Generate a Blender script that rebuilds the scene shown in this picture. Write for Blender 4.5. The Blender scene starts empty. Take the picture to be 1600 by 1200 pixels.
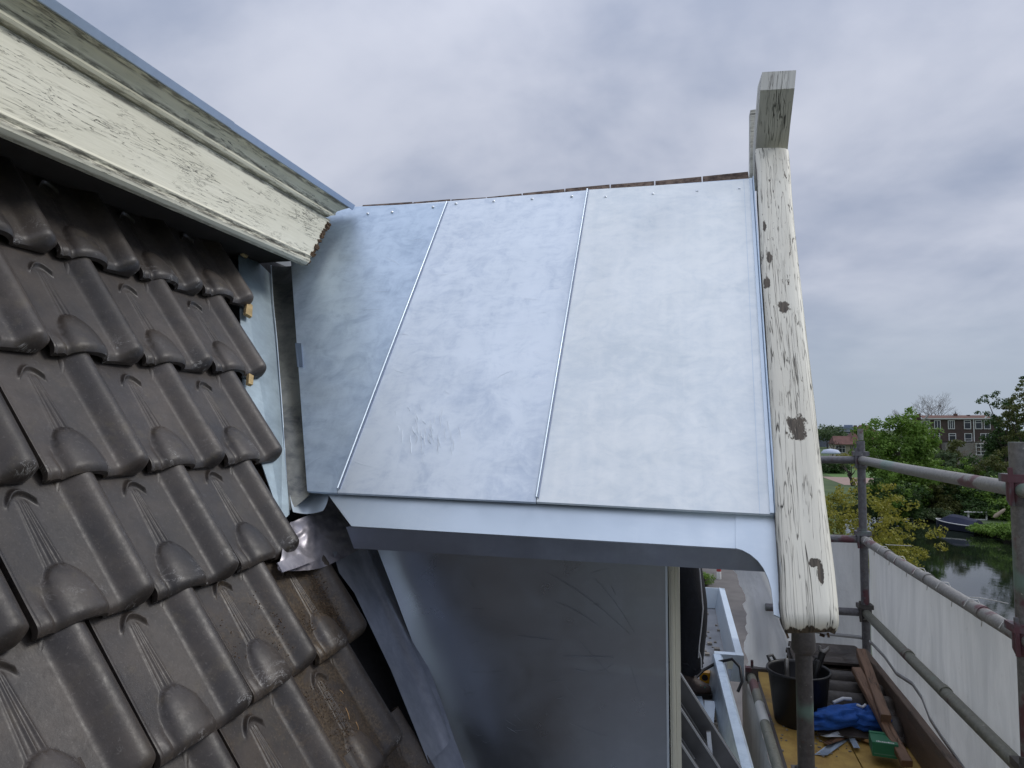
import bpy, bmesh, math, random
from mathutils import Vector, Matrix, noise as mnoise
R = math.radians
random.seed(7)
SC = bpy.context.scene
COL = SC.collection

# ------------------------------------------------------------------ camera
FPX = 1110.0
YAW = R(13.161); PITCH = R(3.351)
fw = Vector((-math.sin(YAW)*math.cos(PITCH), math.cos(YAW)*math.cos(PITCH), math.sin(PITCH)))
rt = Vector((math.cos(YAW), math.sin(YAW), 0.0)); up = rt.cross(fw)
cd = bpy.data.cameras.new('camera'); cam = bpy.data.objects.new('camera', cd); COL.objects.link(cam)
cam.matrix_world = Matrix((( rt.x, up.x, -fw.x, 0), (rt.y, up.y, -fw.y, 0), (rt.z, up.z, -fw.z, 0), (0, 0, 0, 1)))
cd.sensor_width = 36.0; cd.lens = 36.0*FPX/1600.0; cd.clip_start = 0.02; cd.clip_end = 3000
SC.camera = cam
SC.render.resolution_x = 1024; SC.render.resolution_y = 768

# ------------------------------------------------------------------ node helper
class NT:
    def __init__(s, tree): s.t = tree; s.n = tree.nodes; s.l = tree.links
    def add(s, typ, **kw):
        n = s.n.new(typ)
        for k, v in kw.items(): setattr(n, k, v)
        return n
    def put(s, sock, v):
        if isinstance(v, bpy.types.NodeSocket): s.l.new(v, sock)
        elif v is not None:
            try: sock.default_value = v
            except Exception: sock.default_value = (v[0], v[1], v[2], 1) if len(v) == 3 else v
    def math(s, op, a, b=None, c=None, clamp=False):
        n = s.add('ShaderNodeMath', operation=op, use_clamp=clamp)
        s.put(n.inputs[0], a); s.put(n.inputs[1], b)
        if c is not None: s.put(n.inputs[2], c)
        return n.outputs[0]
    def mapr(s, v, a, b, c=0., d=1., smooth=True):
        n = s.add('ShaderNodeMapRange'); n.interpolation_type = 'SMOOTHSTEP' if smooth else 'LINEAR'
        s.put(n.inputs[0], v); n.inputs[1].default_value = a; n.inputs[2].default_value = b
        n.inputs[3].default_value = c; n.inputs[4].default_value = d
        return n.outputs[0]
    def mix(s, f, a, b, mode='MIX'):
        n = s.add('ShaderNodeMix', data_type='RGBA', blend_type=mode)
        s.put(n.inputs[0], f); s.put(n.inputs[6], a if not isinstance(a, tuple) else (*a[:3], 1)); s.put(n.inputs[7], b if not isinstance(b, tuple) else (*b[:3], 1))
        return n.outputs[2]
    def vmul(s, v, k):
        n = s.add('ShaderNodeVectorMath', operation='MULTIPLY'); s.put(n.inputs[0], v); n.inputs[1].default_value = k
        return n.outputs[0]
    def vadd(s, v, k):
        n = s.add('ShaderNodeVectorMath', operation='ADD'); s.put(n.inputs[0], v); s.put(n.inputs[1], k)
        return n.outputs[0]
    def noise(s, v, scale, detail=4., rough=.55, dist=0., out=0):
        n = s.add('ShaderNodeTexNoise'); s.put(n.inputs['Vector'], v)
        n.inputs['Scale'].default_value = scale; n.inputs['Detail'].default_value = detail
        n.inputs['Roughness'].default_value = rough; n.inputs['Distortion'].default_value = dist
        return n.outputs[out]
    def bump(s, h, strength=.3, dist=.01, normal=None):
        n = s.add('ShaderNodeBump'); s.put(n.inputs['Height'], h); n.inputs['Strength'].default_value = strength
        n.inputs['Distance'].default_value = dist
        if normal is not None: s.put(n.inputs['Normal'], normal)
        return n.outputs[0]
    def obj(s): return s.add('ShaderNodeTexCoord').outputs['Object']
    def uv(s): return s.add('ShaderNodeTexCoord').outputs['UV']
    def sep(s, v):
        n = s.add('ShaderNodeSeparateXYZ'); s.put(n.inputs[0], v); return n.outputs
    def rnd(s): return s.add('ShaderNodeObjectInfo').outputs['Random']

def mat(name, build):
    m = bpy.data.materials.new(name); m.use_nodes = True
    nt = NT(m.node_tree); b = nt.n['Principled BSDF']
    build(nt, b); return m

# ------------------------------------------------------------------ world, sun, exposure
w = bpy.data.worlds.new('World'); SC.world = w; w.use_nodes = True
nt = NT(w.node_tree); nt.n.clear()
SUN_EL, SUN_AZ = R(42), R(66)      # azimuth measured from +Y clockwise: soft light from the canal side, ahead and to the right
sky = nt.add('ShaderNodeTexSky', sky_type='NISHITA'); sky.sun_disc = False
sky.sun_elevation = SUN_EL; sky.sun_rotation = SUN_AZ
g = nt.add('ShaderNodeTexCoord').outputs['Generated']
x, y, z = nt.sep(g)
zc = nt.math('MAXIMUM', z, 0.0)
den = nt.math('ADD', zc, 0.32)
cx = nt.math('DIVIDE', x, den); cy = nt.math('DIVIDE', y, den)
cmb = nt.add('ShaderNodeCombineXYZ'); nt.put(cmb.inputs[0], cx); nt.put(cmb.inputs[1], cy); cmb.inputs[2].default_value = 3.1
n1 = nt.noise(cmb.outputs[0], 1.15, 5, .52, .35)
n2 = nt.noise(nt.vadd(cmb.outputs[0], (5.2, 1.7, 9.)), 2.9, 6, .55, .2)
s = nt.math('ADD', nt.math('MULTIPLY', n1, .72), nt.math('MULTIPLY', n2, .28))
f = nt.mapr(s, .36, .64)
ccol = nt.mix(f, (.272, .318, .432), (.545, .572, .665))
# overcast vault: brighter towards the zenith, slightly cool and even at the horizon
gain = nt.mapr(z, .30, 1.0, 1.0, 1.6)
hz = nt.mapr(z, 0.0, .22, 0.0, 1.0)
ccol = nt.mix(hz, (.345, .405, .495), ccol)
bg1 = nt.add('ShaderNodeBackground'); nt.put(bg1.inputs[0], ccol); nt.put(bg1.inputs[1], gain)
bg2 = nt.add('ShaderNodeBackground'); nt.put(bg2.inputs[0], sky.outputs[0]); bg2.inputs[1].default_value = .07
ms = nt.add('ShaderNodeMixShader'); ms.inputs[0].default_value = .93
nt.l.new(bg2.outputs[0], ms.inputs[1]); nt.l.new(bg1.outputs[0], ms.inputs[2])
wo = nt.add('ShaderNodeOutputWorld'); nt.l.new(ms.outputs[0], wo.inputs[0])

sd = bpy.data.lights.new('sun', 'SUN'); sd.energy = 1.25; sd.angle = R(18); sd.color = (1., .97, .92)
so = bpy.data.objects.new('sun', sd); COL.objects.link(so)
sdir = Vector((math.sin(SUN_AZ)*math.cos(SUN_EL), math.cos(SUN_AZ)*math.cos(SUN_EL), math.sin(SUN_EL)))
so.rotation_euler = (-sdir).to_track_quat('-Z', 'Y').to_euler(); so.location = sdir*50

SC.view_settings.view_transform = 'Standard'; SC.view_settings.look = 'None'
SC.view_settings.exposure = 0.2; SC.view_settings.gamma = 1.0; SC.view_settings.use_curve_mapping = False
SC.render.engine = 'CYCLES'

# ------------------------------------------------------------------ measuring helpers (sight line meets a real plane)
def ray(px, py): return fw + rt*((px-800)/FPX) - up*((py-600)/FPX)
def hit(px, py, n, c):
    d = ray(px, py); n = Vector(n); return d*(c/n.dot(d))
def atX(px, py, v): return hit(px, py, (1, 0, 0), v)
def atY(px, py, v): return hit(px, py, (0, 1, 0), v)
def atZ(px, py, v): return hit(px, py, (0, 0, 1), v)
PHI = R(59); NM = Vector((math.sin(PHI), 0, math.cos(PHI))); UM = Vector((-math.cos(PHI), 0, math.sin(PHI)))
PSI = R(51.5); ND = Vector((0, -math.sin(PSI), math.cos(PSI))); UD = Vector((0, math.cos(PSI), math.sin(PSI)))
CD = ND.dot(Vector((0, 2.0, -.222)))
def atM(px, py, off=0.): return hit(px, py, NM, -1.08+off)
def atD(px, py, off=0.): return hit(px, py, ND, CD+off)

# ------------------------------------------------------------------ mesh builder
class MB:
    def __init__(s): s.v = []; s.f = []; s.uv = []; s.sm = []
    def add(s, vs, fs, uvs=None, smooth=False):
        o = len(s.v); s.v += [tuple(p) for p in vs]
        for i, f in enumerate(fs):
            s.f.append(tuple(o+k for k in f)); s.sm.append(smooth)
            s.uv.append(uvs[i] if uvs else [(0, 0)]*len(f))
        return s
    def box(s, a, b):
        (x0, y0, z0), (x1, y1, z1) = a, b
        vs = [(x0,y0,z0),(x1,y0,z0),(x1,y1,z0),(x0,y1,z0),(x0,y0,z1),(x1,y0,z1),(x1,y1,z1),(x0,y1,z1)]
        return s.add(vs, [(0,3,2,1),(4,5,6,7),(0,1,5,4),(1,2,6,5),(2,3,7,6),(3,0,4,7)])
    def beam(s, p, q, wdir, wd, ht, bev=0.):       # rectangular bar from p to q, width along wdir
        p, q = Vector(p), Vector(q); a = (q-p); L = a.length; a.normalize()
        wv = Vector(wdir); wv = (wv - a*wv.dot(a)).normalized(); h = a.cross(wv)
        sec = []
        if bev <= 0: sec = [(-1,-1),(1,-1),(1,1),(-1,1)]; pts = [(i*wd/2, j*ht/2) for i, j in sec]
        else:
            W, H, b = wd/2, ht/2, bev
            pts = [(-W+b,-H),(W-b,-H),(W,-H+b),(W,H-b),(W-b,H),(-W+b,H),(-W,H-b),(-W,-H+b)]
        rings = [[p + wv*x + h*y for x, y in pts], [q + wv*x + h*y for x, y in pts]]
        return s.loft(rings, smooth=False)
    def loft(s, rings, closed=True, caps=True, smooth=False):
        n = len(rings[0]); vs = [p for r in rings for p in r]; fs = []; uvs = []
        us = [0.]
        for i in range(1, len(rings)):
            us.append(us[-1] + sum((Vector(rings[i][k])-Vector(rings[i-1][k])).length for k in range(n))/n)
        vv = [0.]
        for k in range(1, n+1): vv.append(vv[-1] + (Vector(rings[0][k % n])-Vector(rings[0][k-1])).length)
        m = n if closed else n-1
        for i in range(len(rings)-1):
            for k in range(m):
                k2 = (k+1) % n
                fs.append((i*n+k, i*n+k2, (i+1)*n+k2, (i+1)*n+k))
                uvs.append([(us[i], vv[k]), (us[i], vv[k+1]), (us[i+1], vv[k+1]), (us[i+1], vv[k])])
        s.add(vs, fs, uvs, smooth)
        if closed and caps:
            s.add([tuple(p) for p in rings[0]], [tuple(reversed(range(n)))], [[(0, vv[k]) for k in reversed(range(n))]])
            s.add([tuple(p) for p in rings[-1]], [tuple(range(n))], [[(us[-1], vv[k]) for k in range(n)]])
        return s
    def tube(s, pts, r, n=14, caps=True, smooth=True):
        pts = [Vector(p) for p in pts]; rings = []
        rr = r if isinstance(r, (list, tuple)) else [r]*len(pts)
        ref = None
        for i, p in enumerate(pts):
            t = (pts[min(i+1, len(pts)-1)] - pts[max(i-1, 0)]).normalized()
            if ref is None: ref = Vector((0, 0, 1)) if abs(t.z) < .9 else Vector((1, 0, 0))
            a = (ref - t*ref.dot(t)).normalized(); b = t.cross(a); ref = a
            rings.append([p + (a*math.cos(2*math.pi*k/n) + b*math.sin(2*math.pi*k/n))*rr[i] for k in range(n)])
        return s.loft(rings, caps=caps, smooth=smooth)
    def slab(s, poly, vec):                        # polygon extruded by vec
        a = [Vector(p) for p in poly]; b = [p + Vector(vec) for p in a]; n = len(a)
        L = [0.]
        for i in range(n): L.append(L[-1] + (a[(i+1) % n]-a[i]).length)
        e = (a[1]-a[0]).normalized(); nn = Vector(vec).normalized(); g = nn.cross(e)
        u = lambda p: ((Vector(p)-a[0]).dot(e), (Vector(p)-a[0]).dot(g))
        fs = [tuple(reversed(range(n))), tuple(range(n, 2*n))] + [(i, (i+1) % n, n+(i+1) % n, n+i) for i in range(n)]
        vs = a + b; uvs = [[u(vs[k]) for k in f] for f in fs]
        return s.add(vs, fs, uvs)
    def patch(s, fn, nu, nv, smooth=True):         # open grid sheet
        vs = [fn(i/nu, j/nv) for j in range(nv+1) for i in range(nu+1)]
        fs = [(j*(nu+1)+i, j*(nu+1)+i+1, (j+1)*(nu+1)+i+1, (j+1)*(nu+1)+i) for j in range(nv) for i in range(nu)]
        return s.add(vs, fs, None, smooth)
    def mesh(s, name):
        me = bpy.data.meshes.new(name); me.from_pydata(s.v, [], s.f)
        ul = me.uv_layers.new(name='UVMap'); flat = [c for f in s.uv for p in f for c in p]
        ul.data.foreach_set('uv', flat)
        me.polygons.foreach_set('use_smooth', s.sm); me.update()
        return me
    def build(s, name, m, parent=None, solid=0., **kw):
        me = s.mesh(name); o = bpy.data.objects.new(name, me); COL.objects.link(o)
        if m: me.materials.append(m)
        if parent: setpar(o, parent)
        if solid:
            md = o.modifiers.new('thickness', 'SOLIDIFY'); md.thickness = solid; md.offset = -1
        for k, v in kw.items(): o[k] = v
        return o
def world_loc(o):
    v = Vector(o.location)
    if o.parent: v = o.matrix_parent_inverse.translation + v + world_loc(o.parent)
    return v
def setpar(o, p):
    o.parent = p; o.matrix_parent_inverse = Matrix.Translation(-world_loc(p))
def empty(name, loc, label=None, cat=None, group=None, parent=None):
    o = bpy.data.objects.new(name, None); COL.objects.link(o); o.location = loc
    o.empty_display_size = .1
    if parent: setpar(o, parent)
    return tag(o, label, cat, group)
def tag(o, label=None, cat=None, group=None, kind=None):
    if label: o['label'] = label
    if cat: o['category'] = cat
    if group: o['group'] = group
    if kind: o['kind'] = kind
    return o
def jit(p, a): return Vector(p) + Vector((random.uniform(-a, a), random.uniform(-a, a), random.uniform(-a, a)))

# ------------------------------------------------------------------ materials
def m_plain(name, c, rough=.6, metal=0., var=.15, scale=8., bump=0., spec=.5):
    def f(nt, b):
        o = nt.obj(); n = nt.noise(o, scale, 5)
        k = nt.mapr(n, .25, .75, 1-var, 1+var, False)
        cc = nt.mix(1.0, (*c, 1), nt.mix(k, (0, 0, 0), (1, 1, 1)) if False else (1, 1, 1), 'MULTIPLY')
        hsv = nt.add('ShaderNodeHueSaturation'); nt.put(hsv.inputs['Color'], cc); nt.put(hsv.inputs['Value'], k)
        nt.put(b.inputs['Base Color'], hsv.outputs[0]); b.inputs['Roughness'].default_value = rough
        b.inputs['Metallic'].default_value = metal; b.inputs['Specular IOR Level'].default_value = spec
        if bump: nt.put(b.inputs['Normal'], nt.bump(nt.noise(o, scale*4, 5), bump, .01))
    return mat(name, f)

def m_zinc(name, light, dark, rough=.42, metal=.8, wave=.12, mott=1.0, seed=0., scr=.5):
    def f(nt, b):
        o = nt.vadd(nt.obj(), (seed*3.1, seed*1.7, seed))
        o = nt.vadd(o, (0, 0, 0))
        big = nt.noise(o, 2.3, 4, .5, .6); mid = nt.noise(o, 11., 8, .66, 1.1); fine = nt.noise(nt.vmul(o, (1., 1., 1.)), 55., 4, .6)
        sm = nt.noise(nt.vmul(o, (1.4, 3.2, 3.2)), 5., 6, .65, 1.6)
        a = nt.math('ADD', nt.math('MULTIPLY', big, .35), nt.math('ADD', nt.math('MULTIPLY', mid, .35*mott), nt.math('ADD', nt.math('MULTIPLY', fine, .10), nt.math('MULTIPLY', sm, .25))))
        drip = nt.noise(nt.vmul(o, (26., 1.1, 1.1)), 1., 4, .6)
        a = nt.math('ADD', nt.math('MULTIPLY', a, .86), nt.math('MULTIPLY', drip, .14))
        k = nt.mapr(a, .38, .68)
        c = nt.mix(k, dark, light)
        # scuffs: thin pale arcs
        s1 = nt.noise(nt.vmul(o, (6., 22., 22.)), 1.3, 3, .5, 2.2)
        line = nt.mapr(nt.math('ABSOLUTE', nt.math('SUBTRACT', s1, .5)), 0., .006, 1., 0.)
        gate = nt.mapr(nt.noise(o, 3.7, 2), .54, .66)
        lf = nt.math('MULTIPLY', nt.math('MULTIPLY', line, gate), scr)
        c = nt.mix(lf, c, tuple(min(1, v*1.25) for v in light))
        # dark smudges
        sp = nt.mapr(nt.noise(nt.vmul(o, (1, 2.5, 2.5)), 9., 5, .7), .66, .78)
        c = nt.mix(nt.math('MULTIPLY', sp, .26*mott), c, tuple(v*.62 for v in dark))
        nt.put(b.inputs['Base Color'], c)
        b.inputs['Metallic'].default_value = metal
        nt.put(b.inputs['Roughness'], nt.mapr(nt.noise(o, 6., 4, .55, .8), .3, .7, rough-.06, rough+.08, False))
        h = nt.noise(nt.vmul(o, (1., 1., 1.)), 3.1, 2, .45)
        n0 = nt.bump(h, wave, .05)
        nt.put(b.inputs['Normal'], nt.bump(nt.noise(o, 7., 3, .5, .6), .06*min(1., mott), .004, n0))
    return mat(name, f)

def m_paint(name, c, c2, bare, spots=(), crack=.6, flake=.5, edge=0., fl=(7., 34.), cr=(3.2, 70.), uv=True, grime=None, rowdirt=(), thin=1., foot=0., topflake=0.):
    """weathered paint on timber; UV.x runs along the grain, UV.y across it"""
    def f(nt, b):
        u = nt.uv(); ux, uy, _ = nt.sep(u)
        def vec(sx, sy, ox=0.):
            cb = nt.add('ShaderNodeCombineXYZ'); nt.put(cb.inputs[0], nt.math('MULTIPLY', ux, sx)); nt.put(cb.inputs[1], nt.math('MULTIPLY', uy, sy)); cb.inputs[2].default_value = ox
            return cb.outputs[0]
        tone = nt.noise(vec(2., 9.), 1., 5, .6)
        col = nt.mix(nt.mapr(tone, .3, .7), c2, c)
        # long cracks
        a = nt.noise(vec(*cr), 1., 3, .55, .55)
        ln = nt.mapr(nt.math('ABSOLUTE', nt.math('SUBTRACT', a, .5)), .0, .016*thin, 1., 0.)
        gate = nt.mapr(nt.noise(vec(2.2, 10., 3.), 1., 4), .60-.28*crack, .70-.28*crack)
        a2 = nt.noise(vec(cr[0]*2.4, cr[1]*1.9, 5.), 1., 2, .5, .4)
        ln2 = nt.mapr(nt.math('ABSOLUTE', nt.math('SUBTRACT', a2, .5)), .0, .02*thin, 1., 0.)
        gate2 = nt.mapr(nt.noise(vec(6., 18., 8.), 1., 3), .66-.25*crack, .74-.25*crack)
        ck = nt.math('MAXIMUM', nt.math('MULTIPLY', ln, gate), nt.math('MULTIPLY', nt.math('MULTIPLY', ln2, gate2), .75))
        # flaked patches
        fn = nt.noise(vec(fl[0], fl[1], 2.), 1., 6, .68, .3)
        t = .80-.22*flake
        if topflake: fn = nt.math('ADD', fn, nt.mapr(ux, .75, 1.25, 0., topflake))
        fk = nt.mapr(fn, t, t+.015)
        if edge:
            ed = nt.math('MULTIPLY', nt.mapr(uy, edge*.2, edge, 1., 0.), 1.)
            fk = nt.math('MAXIMUM', fk, nt.mapr(nt.math('ADD', nt.math('MULTIPLY', ed, .52), nt.noise(vec(9., 30., 7.), 1., 4, .6)), .72, .75))
        for (su, sv, ru, rv) in spots:
            d1 = nt.math('DIVIDE', nt.math('SUBTRACT', ux, su), ru); d2 = nt.math('DIVIDE', nt.math('SUBTRACT', uy, sv), rv)
            dd = nt.math('SQRT', nt.math('ADD', nt.math('MULTIPLY', d1, d1), nt.math('MULTIPLY', d2, d2)))
            dd = nt.math('ADD', dd, nt.math('MULTIPLY', nt.math('SUBTRACT', nt.noise(vec(26., 50., su*9), 1., 6, .7), .5), 2.6))
            fk = nt.math('MAXIMUM', fk, nt.mapr(dd, .82, .98, 1., 0.))
        if foot:
            fk = nt.math('MAXIMUM', fk, nt.mapr(nt.math('ADD', ux, nt.math('MULTIPLY', nt.noise(vec(10., 45., 4.), 1., 5, .7), .06)), foot, foot+.004, 1., 0.))
        wood = nt.mix(nt.mapr(nt.noise(vec(12., 160.), 1., 3), .35, .65), tuple(v*.4 for v in bare), bare)
        if grime is not None:
            gn = nt.mapr(nt.noise(vec(5.5, 38., 4.), 1., 6, .7, .4), .50, .74)
            col = nt.mix(nt.math('MULTIPLY', gn, grime), col, tuple(v*.33 for v in c2))
        for (r0, r1, amt) in rowdirt:
            m = nt.math('MULTIPLY', nt.mapr(uy, r0-.006, r0+.003), nt.mapr(uy, r1-.004, r1+.008, 1., 0.))
            m = nt.math('MULTIPLY', m, nt.mapr(nt.noise(vec(14., 90., r0*50), 1., 6, .7), .38, .58, .10, 1.))
            col = nt.mix(nt.math('MULTIPLY', m, amt), col, (.045, .04, .027))
        col = nt.mix(ck, col, (.035, .03, .022)); col = nt.mix(fk, col, wood)
        nt.put(b.inputs['Base Color'], col); b.inputs['Roughness'].default_value = .55
        h = nt.math('SUBTRACT', nt.math('SUBTRACT', 1., nt.math('MULTIPLY', ck, .9)), nt.math('MULTIPLY', fk, .8))
        h = nt.math('ADD', h, nt.math('MULTIPLY', nt.noise(vec(6., 90., 1.), 1., 4), .35))
        nt.put(b.inputs['Normal'], nt.bump(h, .9, .004))
    return mat(name, f)

Z_P1 = m_zinc('zinc_sheet_blue', (.64, .75, .86), (.40, .50, .62), .46, .70, .05, 1.5, 0.)
Z_P2 = m_zinc('zinc_sheet_mid', (.80, .865, .92), (.55, .63, .73), .48, .66, .05, 1.5, 4.)
Z_P3 = m_zinc('zinc_sheet_pale', (.89, .925, .92), (.70, .765, .80), .52, .55, .03, 1.2, 9., .2)
Z_NEW = m_zinc('zinc_new', (.79, .86, .91), (.65, .74, .82), .45, .7, .05, .35, 2., .15)
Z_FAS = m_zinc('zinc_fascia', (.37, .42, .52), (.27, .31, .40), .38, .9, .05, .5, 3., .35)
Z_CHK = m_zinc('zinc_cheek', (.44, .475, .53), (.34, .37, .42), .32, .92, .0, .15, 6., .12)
Z_OLD = m_zinc('zinc_valley', (.24, .24, .21), (.06, .065, .07), .4, .7, .2, 1.3, 7., .2)
Z_LEAD = m_zinc('lead_sheet', (.50, .52, .58), (.28, .30, .36), .42, .6, .25, .8, 8., .2)
Z_CRUMP = m_zinc('lead_crumpled', (.52, .49, .51), (.20, .19, .23), .36, .62, .3, 1., 11., .3)
Z_CAP = m_zinc('zinc_capping', (.52, .60, .74), (.42, .50, .62), .45, .75, .05, .5, 12., .1)

def f_tile(nt, b):
    o = nt.obj(); r = nt.rnd()
    off = nt.add('ShaderNodeCombineXYZ'); nt.put(off.inputs[0], nt.math('MULTIPLY', r, 37.)); nt.put(off.inputs[1], nt.math('MULTIPLY', r, 11.))
    p = nt.vadd(o, off.outputs[0])
    n1 = nt.noise(p, 7., 6, .6, .4); n2 = nt.noise(p, 160., 3, .7); n3 = nt.noise(p, 20., 5, .62)
    c = nt.mix(nt.mapr(n1, .32, .68), (.030, .025, .0235), (.064, .051, .042))
    c = nt.mix(nt.mapr(n3, .55, .75, 0., .65), c, (.082, .066, .044))
    c = nt.mix(nt.mapr(n2, .60, .70, 0., .5), c, (.135, .12, .11))
    n4 = nt.noise(p, 48., 6, .72, .3); c = nt.mix(nt.mapr(n4, .52, .72, 0., .45), c, (.020, .017, .015)); c = nt.mix(nt.mapr(n4, .46, .30, 0., .3), c, (.115, .10, .088))
    c = nt.mix(nt.mapr(n2, .30, .40, .4, 0.), c, (.025, .022, .02))
    hv = nt.add('ShaderNodeHueSaturation'); nt.put(hv.inputs['Color'], c); nt.put(hv.inputs['Value'], nt.math('MULTIPLY', nt.mapr(r, 0., 1., .78, 1.22, False), nt.mapr(nt.noise(p, 3.1, 3), .3, .7, .82, 1.22, False))); hv.inputs['Hue'].default_value = .5
    c = hv.outputs[0]
    # worn scratches and lime marks towards the lower edge of each tile
    x, y, z = nt.sep(o)
    low = nt.mapr(y, .0, .085, 1., 0.)
    sc = nt.noise(nt.vmul(p, (22., 30., 10.)), 1., 6, .7, 1.4)
    ln = nt.mapr(nt.math('ABSOLUTE', nt.math('SUBTRACT', sc, .5)), 0., .018, 1., 0.)
    gt = nt.mapr(nt.noise(nt.vadd(p, (3., 3., 3.)), 13., 3), .55, .63)
    c = nt.mix(nt.math('MULTIPLY', nt.math('MULTIPLY', ln, gt), nt.math('MULTIPLY', low, .95)), c, (.42, .41, .40))
    # soil that has washed into the hollows of single tiles
    at = nt.add('ShaderNodeAttribute', attribute_type='OBJECT', attribute_name='soil')
    sl = nt.mapr(nt.math('ADD', nt.noise(p, 11., 7, .72, .3), nt.math('MULTIPLY', at.outputs['Fac'], .22)), .63, .80)
    sl = nt.math('MULTIPLY', sl, nt.mapr(z, .012, .026, 1., .12))
    c = nt.mix(nt.math('MULTIPLY', sl, nt.math('MULTIPLY', at.outputs['Fac'], .85)), c, nt.mix(nt.mapr(n2, .35, .65), (.040, .028, .018), (.105, .075, .046)))
    nt.put(b.inputs['Base Color'], c)
    nt.put(b.inputs['Roughness'], nt.mapr(n4, .3, .7, .36, .56, False))
    b.inputs['Specular IOR Level'].default_value = .5
    nt.put(b.inputs['Normal'], nt.bump(n2, .12, .002, nt.bump(n3, .12, .004)))
M_TILE = mat('glazed_clay_tile', f_tile)

SPOTS = ((1.08, .123, .027, .018), (.58, .131, .042, .025), (1.335, .095, .034, .009), (1.20, .081, .028, .010), (.135, .151, .026, .006), (.165, .143, .012, .011), (1.52, .085, .03, .007))
M_BARGE = m_paint('paint_bargeboard', (.84, .815, .70), (.75, .72, .61), (.115, .090, .062),
                  crack=.8, flake=.33, topflake=.10, edge=.078, cr=(1.25, 52.), fl=(8., 40.), thin=.62, foot=.040, grime=.12,
                  spots=(SPOTS))
M_CROSS = m_paint('paint_gable_finial', (.66, .655, .58), (.52, .51, .45), (.15, .12, .08), crack=.5, flake=.12, grime=.5)
M_FASC = m_paint('paint_cornice', (.87, .84, .69), (.79, .76, .61), (.16, .11, .06), crack=.42, flake=.03, cr=(6.5, 95.), fl=(14., 60.), grime=.05, thin=.6,
                 rowdirt=((.130, .157, .9), (.350, .362, .8), (.088, .106, .55)))
M_FASC2 = m_paint('paint_moulding', (.86, .83, .66), (.72, .69, .52), (.16, .11, .06), crack=.5, flake=.08, cr=(4., 80.), fl=(10., 60.), grime=.22, thin=.7, rowdirt=((.124, .134, .7), (.160, .174, .8), (.212, .232, .75)))
M_FRAME = m_plain('cream_window_paint', (.66, .65, .54), .42, 0, .05, 6.)
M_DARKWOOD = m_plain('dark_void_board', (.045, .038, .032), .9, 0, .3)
M_ROTTEN = m_plain('bare_rotten_wood', (.09, .055, .03), .9, 0, .5, 40., .6)
M_FELT = m_plain('roofing_felt', (.035, .034, .036), .9, 0, .3, 20., .3)
M_INSUL = m_plain('yellow_insulation_foam', (.50, .36, .17), .9, 0, .35, 30., .6)
M_NAIL = m_plain('nail_head', (.82, .86, .9), .35, .7, .1)
M_GLASS = mat('window_glass', lambda nt, b: (nt.put(b.inputs['Base Color'], (.03, .035, .04, 1)), nt.put(b.inputs['Roughness'], .06)))
M_DGLASS = m_plain('far_window_glass', (.03, .035, .045), .12, 0, .4, 1.)
M_WHITE = m_plain('white_paint_far', (.62, .62, .60), .6, 0, .08, 2.)

def f_tube(base, red, green, seed):
    def f(nt, b):
        o = nt.vadd(nt.obj(), (seed, seed*2, seed*.7))
        a = nt.noise(o, 5.5, 4, .55); c2 = nt.noise(nt.vmul(o, (1, 1, 1)), 3.3, 3, .5); fn = nt.noise(o, 70., 5, .7)
        c = nt.mix(nt.mapr(fn, .35, .7), tuple(v*.62 for v in base), base)
        c = nt.mix(nt.mapr(a, .60-.1*red, .66-.1*red, 0., .8), c, (.13, .035, .045))
        c = nt.mix(nt.mapr(c2, .62-.08*green, .70-.08*green, 0., .6), c, (.17, .30, .24))
        rs = nt.mapr(nt.noise(o, 28., 6, .7), .60, .70); c = nt.mix(nt.math('MULTIPLY', rs, .6), c, (.10, .055, .035))
        sp = nt.mapr(nt.noise(o, 45., 3, .6), .70, .74); c = nt.mix(sp, c, (.42, .40, .36))
        nt.put(b.inputs['Base Color'], c); b.inputs['Metallic'].default_value = .25
        nt.put(b.inputs['Roughness'], nt.mapr(fn, .3, .7, .42, .65)); nt.put(b.inputs['Normal'], nt.bump(fn, .15, .002))
    return f
T_GREY = mat('scaffold_tube_galvanised', f_tube((.36, .35, .33), 0., .35, 1.))
T_POST = mat('scaffold_post_grey', f_tube((.24, .23, .22), .55, 0., 14.))
T_DARK = mat('scaffold_tube_dark', f_tube((.115, .105, .10), .35, 0., 5.))
T_RED = mat('scaffold_tube_red', f_tube((.20, .195, .21), .5, .1, 2.))
T_OLIVE = mat('scaffold_tube_olive', f_tube((.26, .26, .215), 0., 0., 9.))

def f_sheet(nt, b):
    o = nt.obj(); n = nt.noise(nt.vmul(o, (4., 4., .8)), 1.6, 6, .65, .7); n2 = nt.noise(o, 14., 6, .65)
    c = nt.mix(nt.mapr(n, .3, .7), (.63, .645, .665), (.81, .82, .835))
    c = nt.mix(nt.mapr(n2, .60, .78, 0., .35), c, (.36, .35, .33))
    nt.put(b.inputs['Base Color'], c); b.inputs['Roughness'].default_value = .45
    nt.put(b.inputs['Normal'], nt.bump(n, .5, .05))
    tr = nt.add('ShaderNodeBsdfTranslucent'); nt.put(tr.inputs[0], c)
    mx = nt.add('ShaderNodeMixShader'); mx.inputs[0].default_value = .35
    nt.l.new(b.outputs[0], mx.inputs[1]); nt.l.new(tr.outputs[0], mx.inputs[2])
    nt.l.new(mx.outputs[0], nt.n['Material Output'].inputs[0])
M_SHEET = mat('debris_sheeting', f_sheet)
M_ROPESHADE = m_plain('grey_rope_shadow', (.60, .61, .63), .7)

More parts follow.
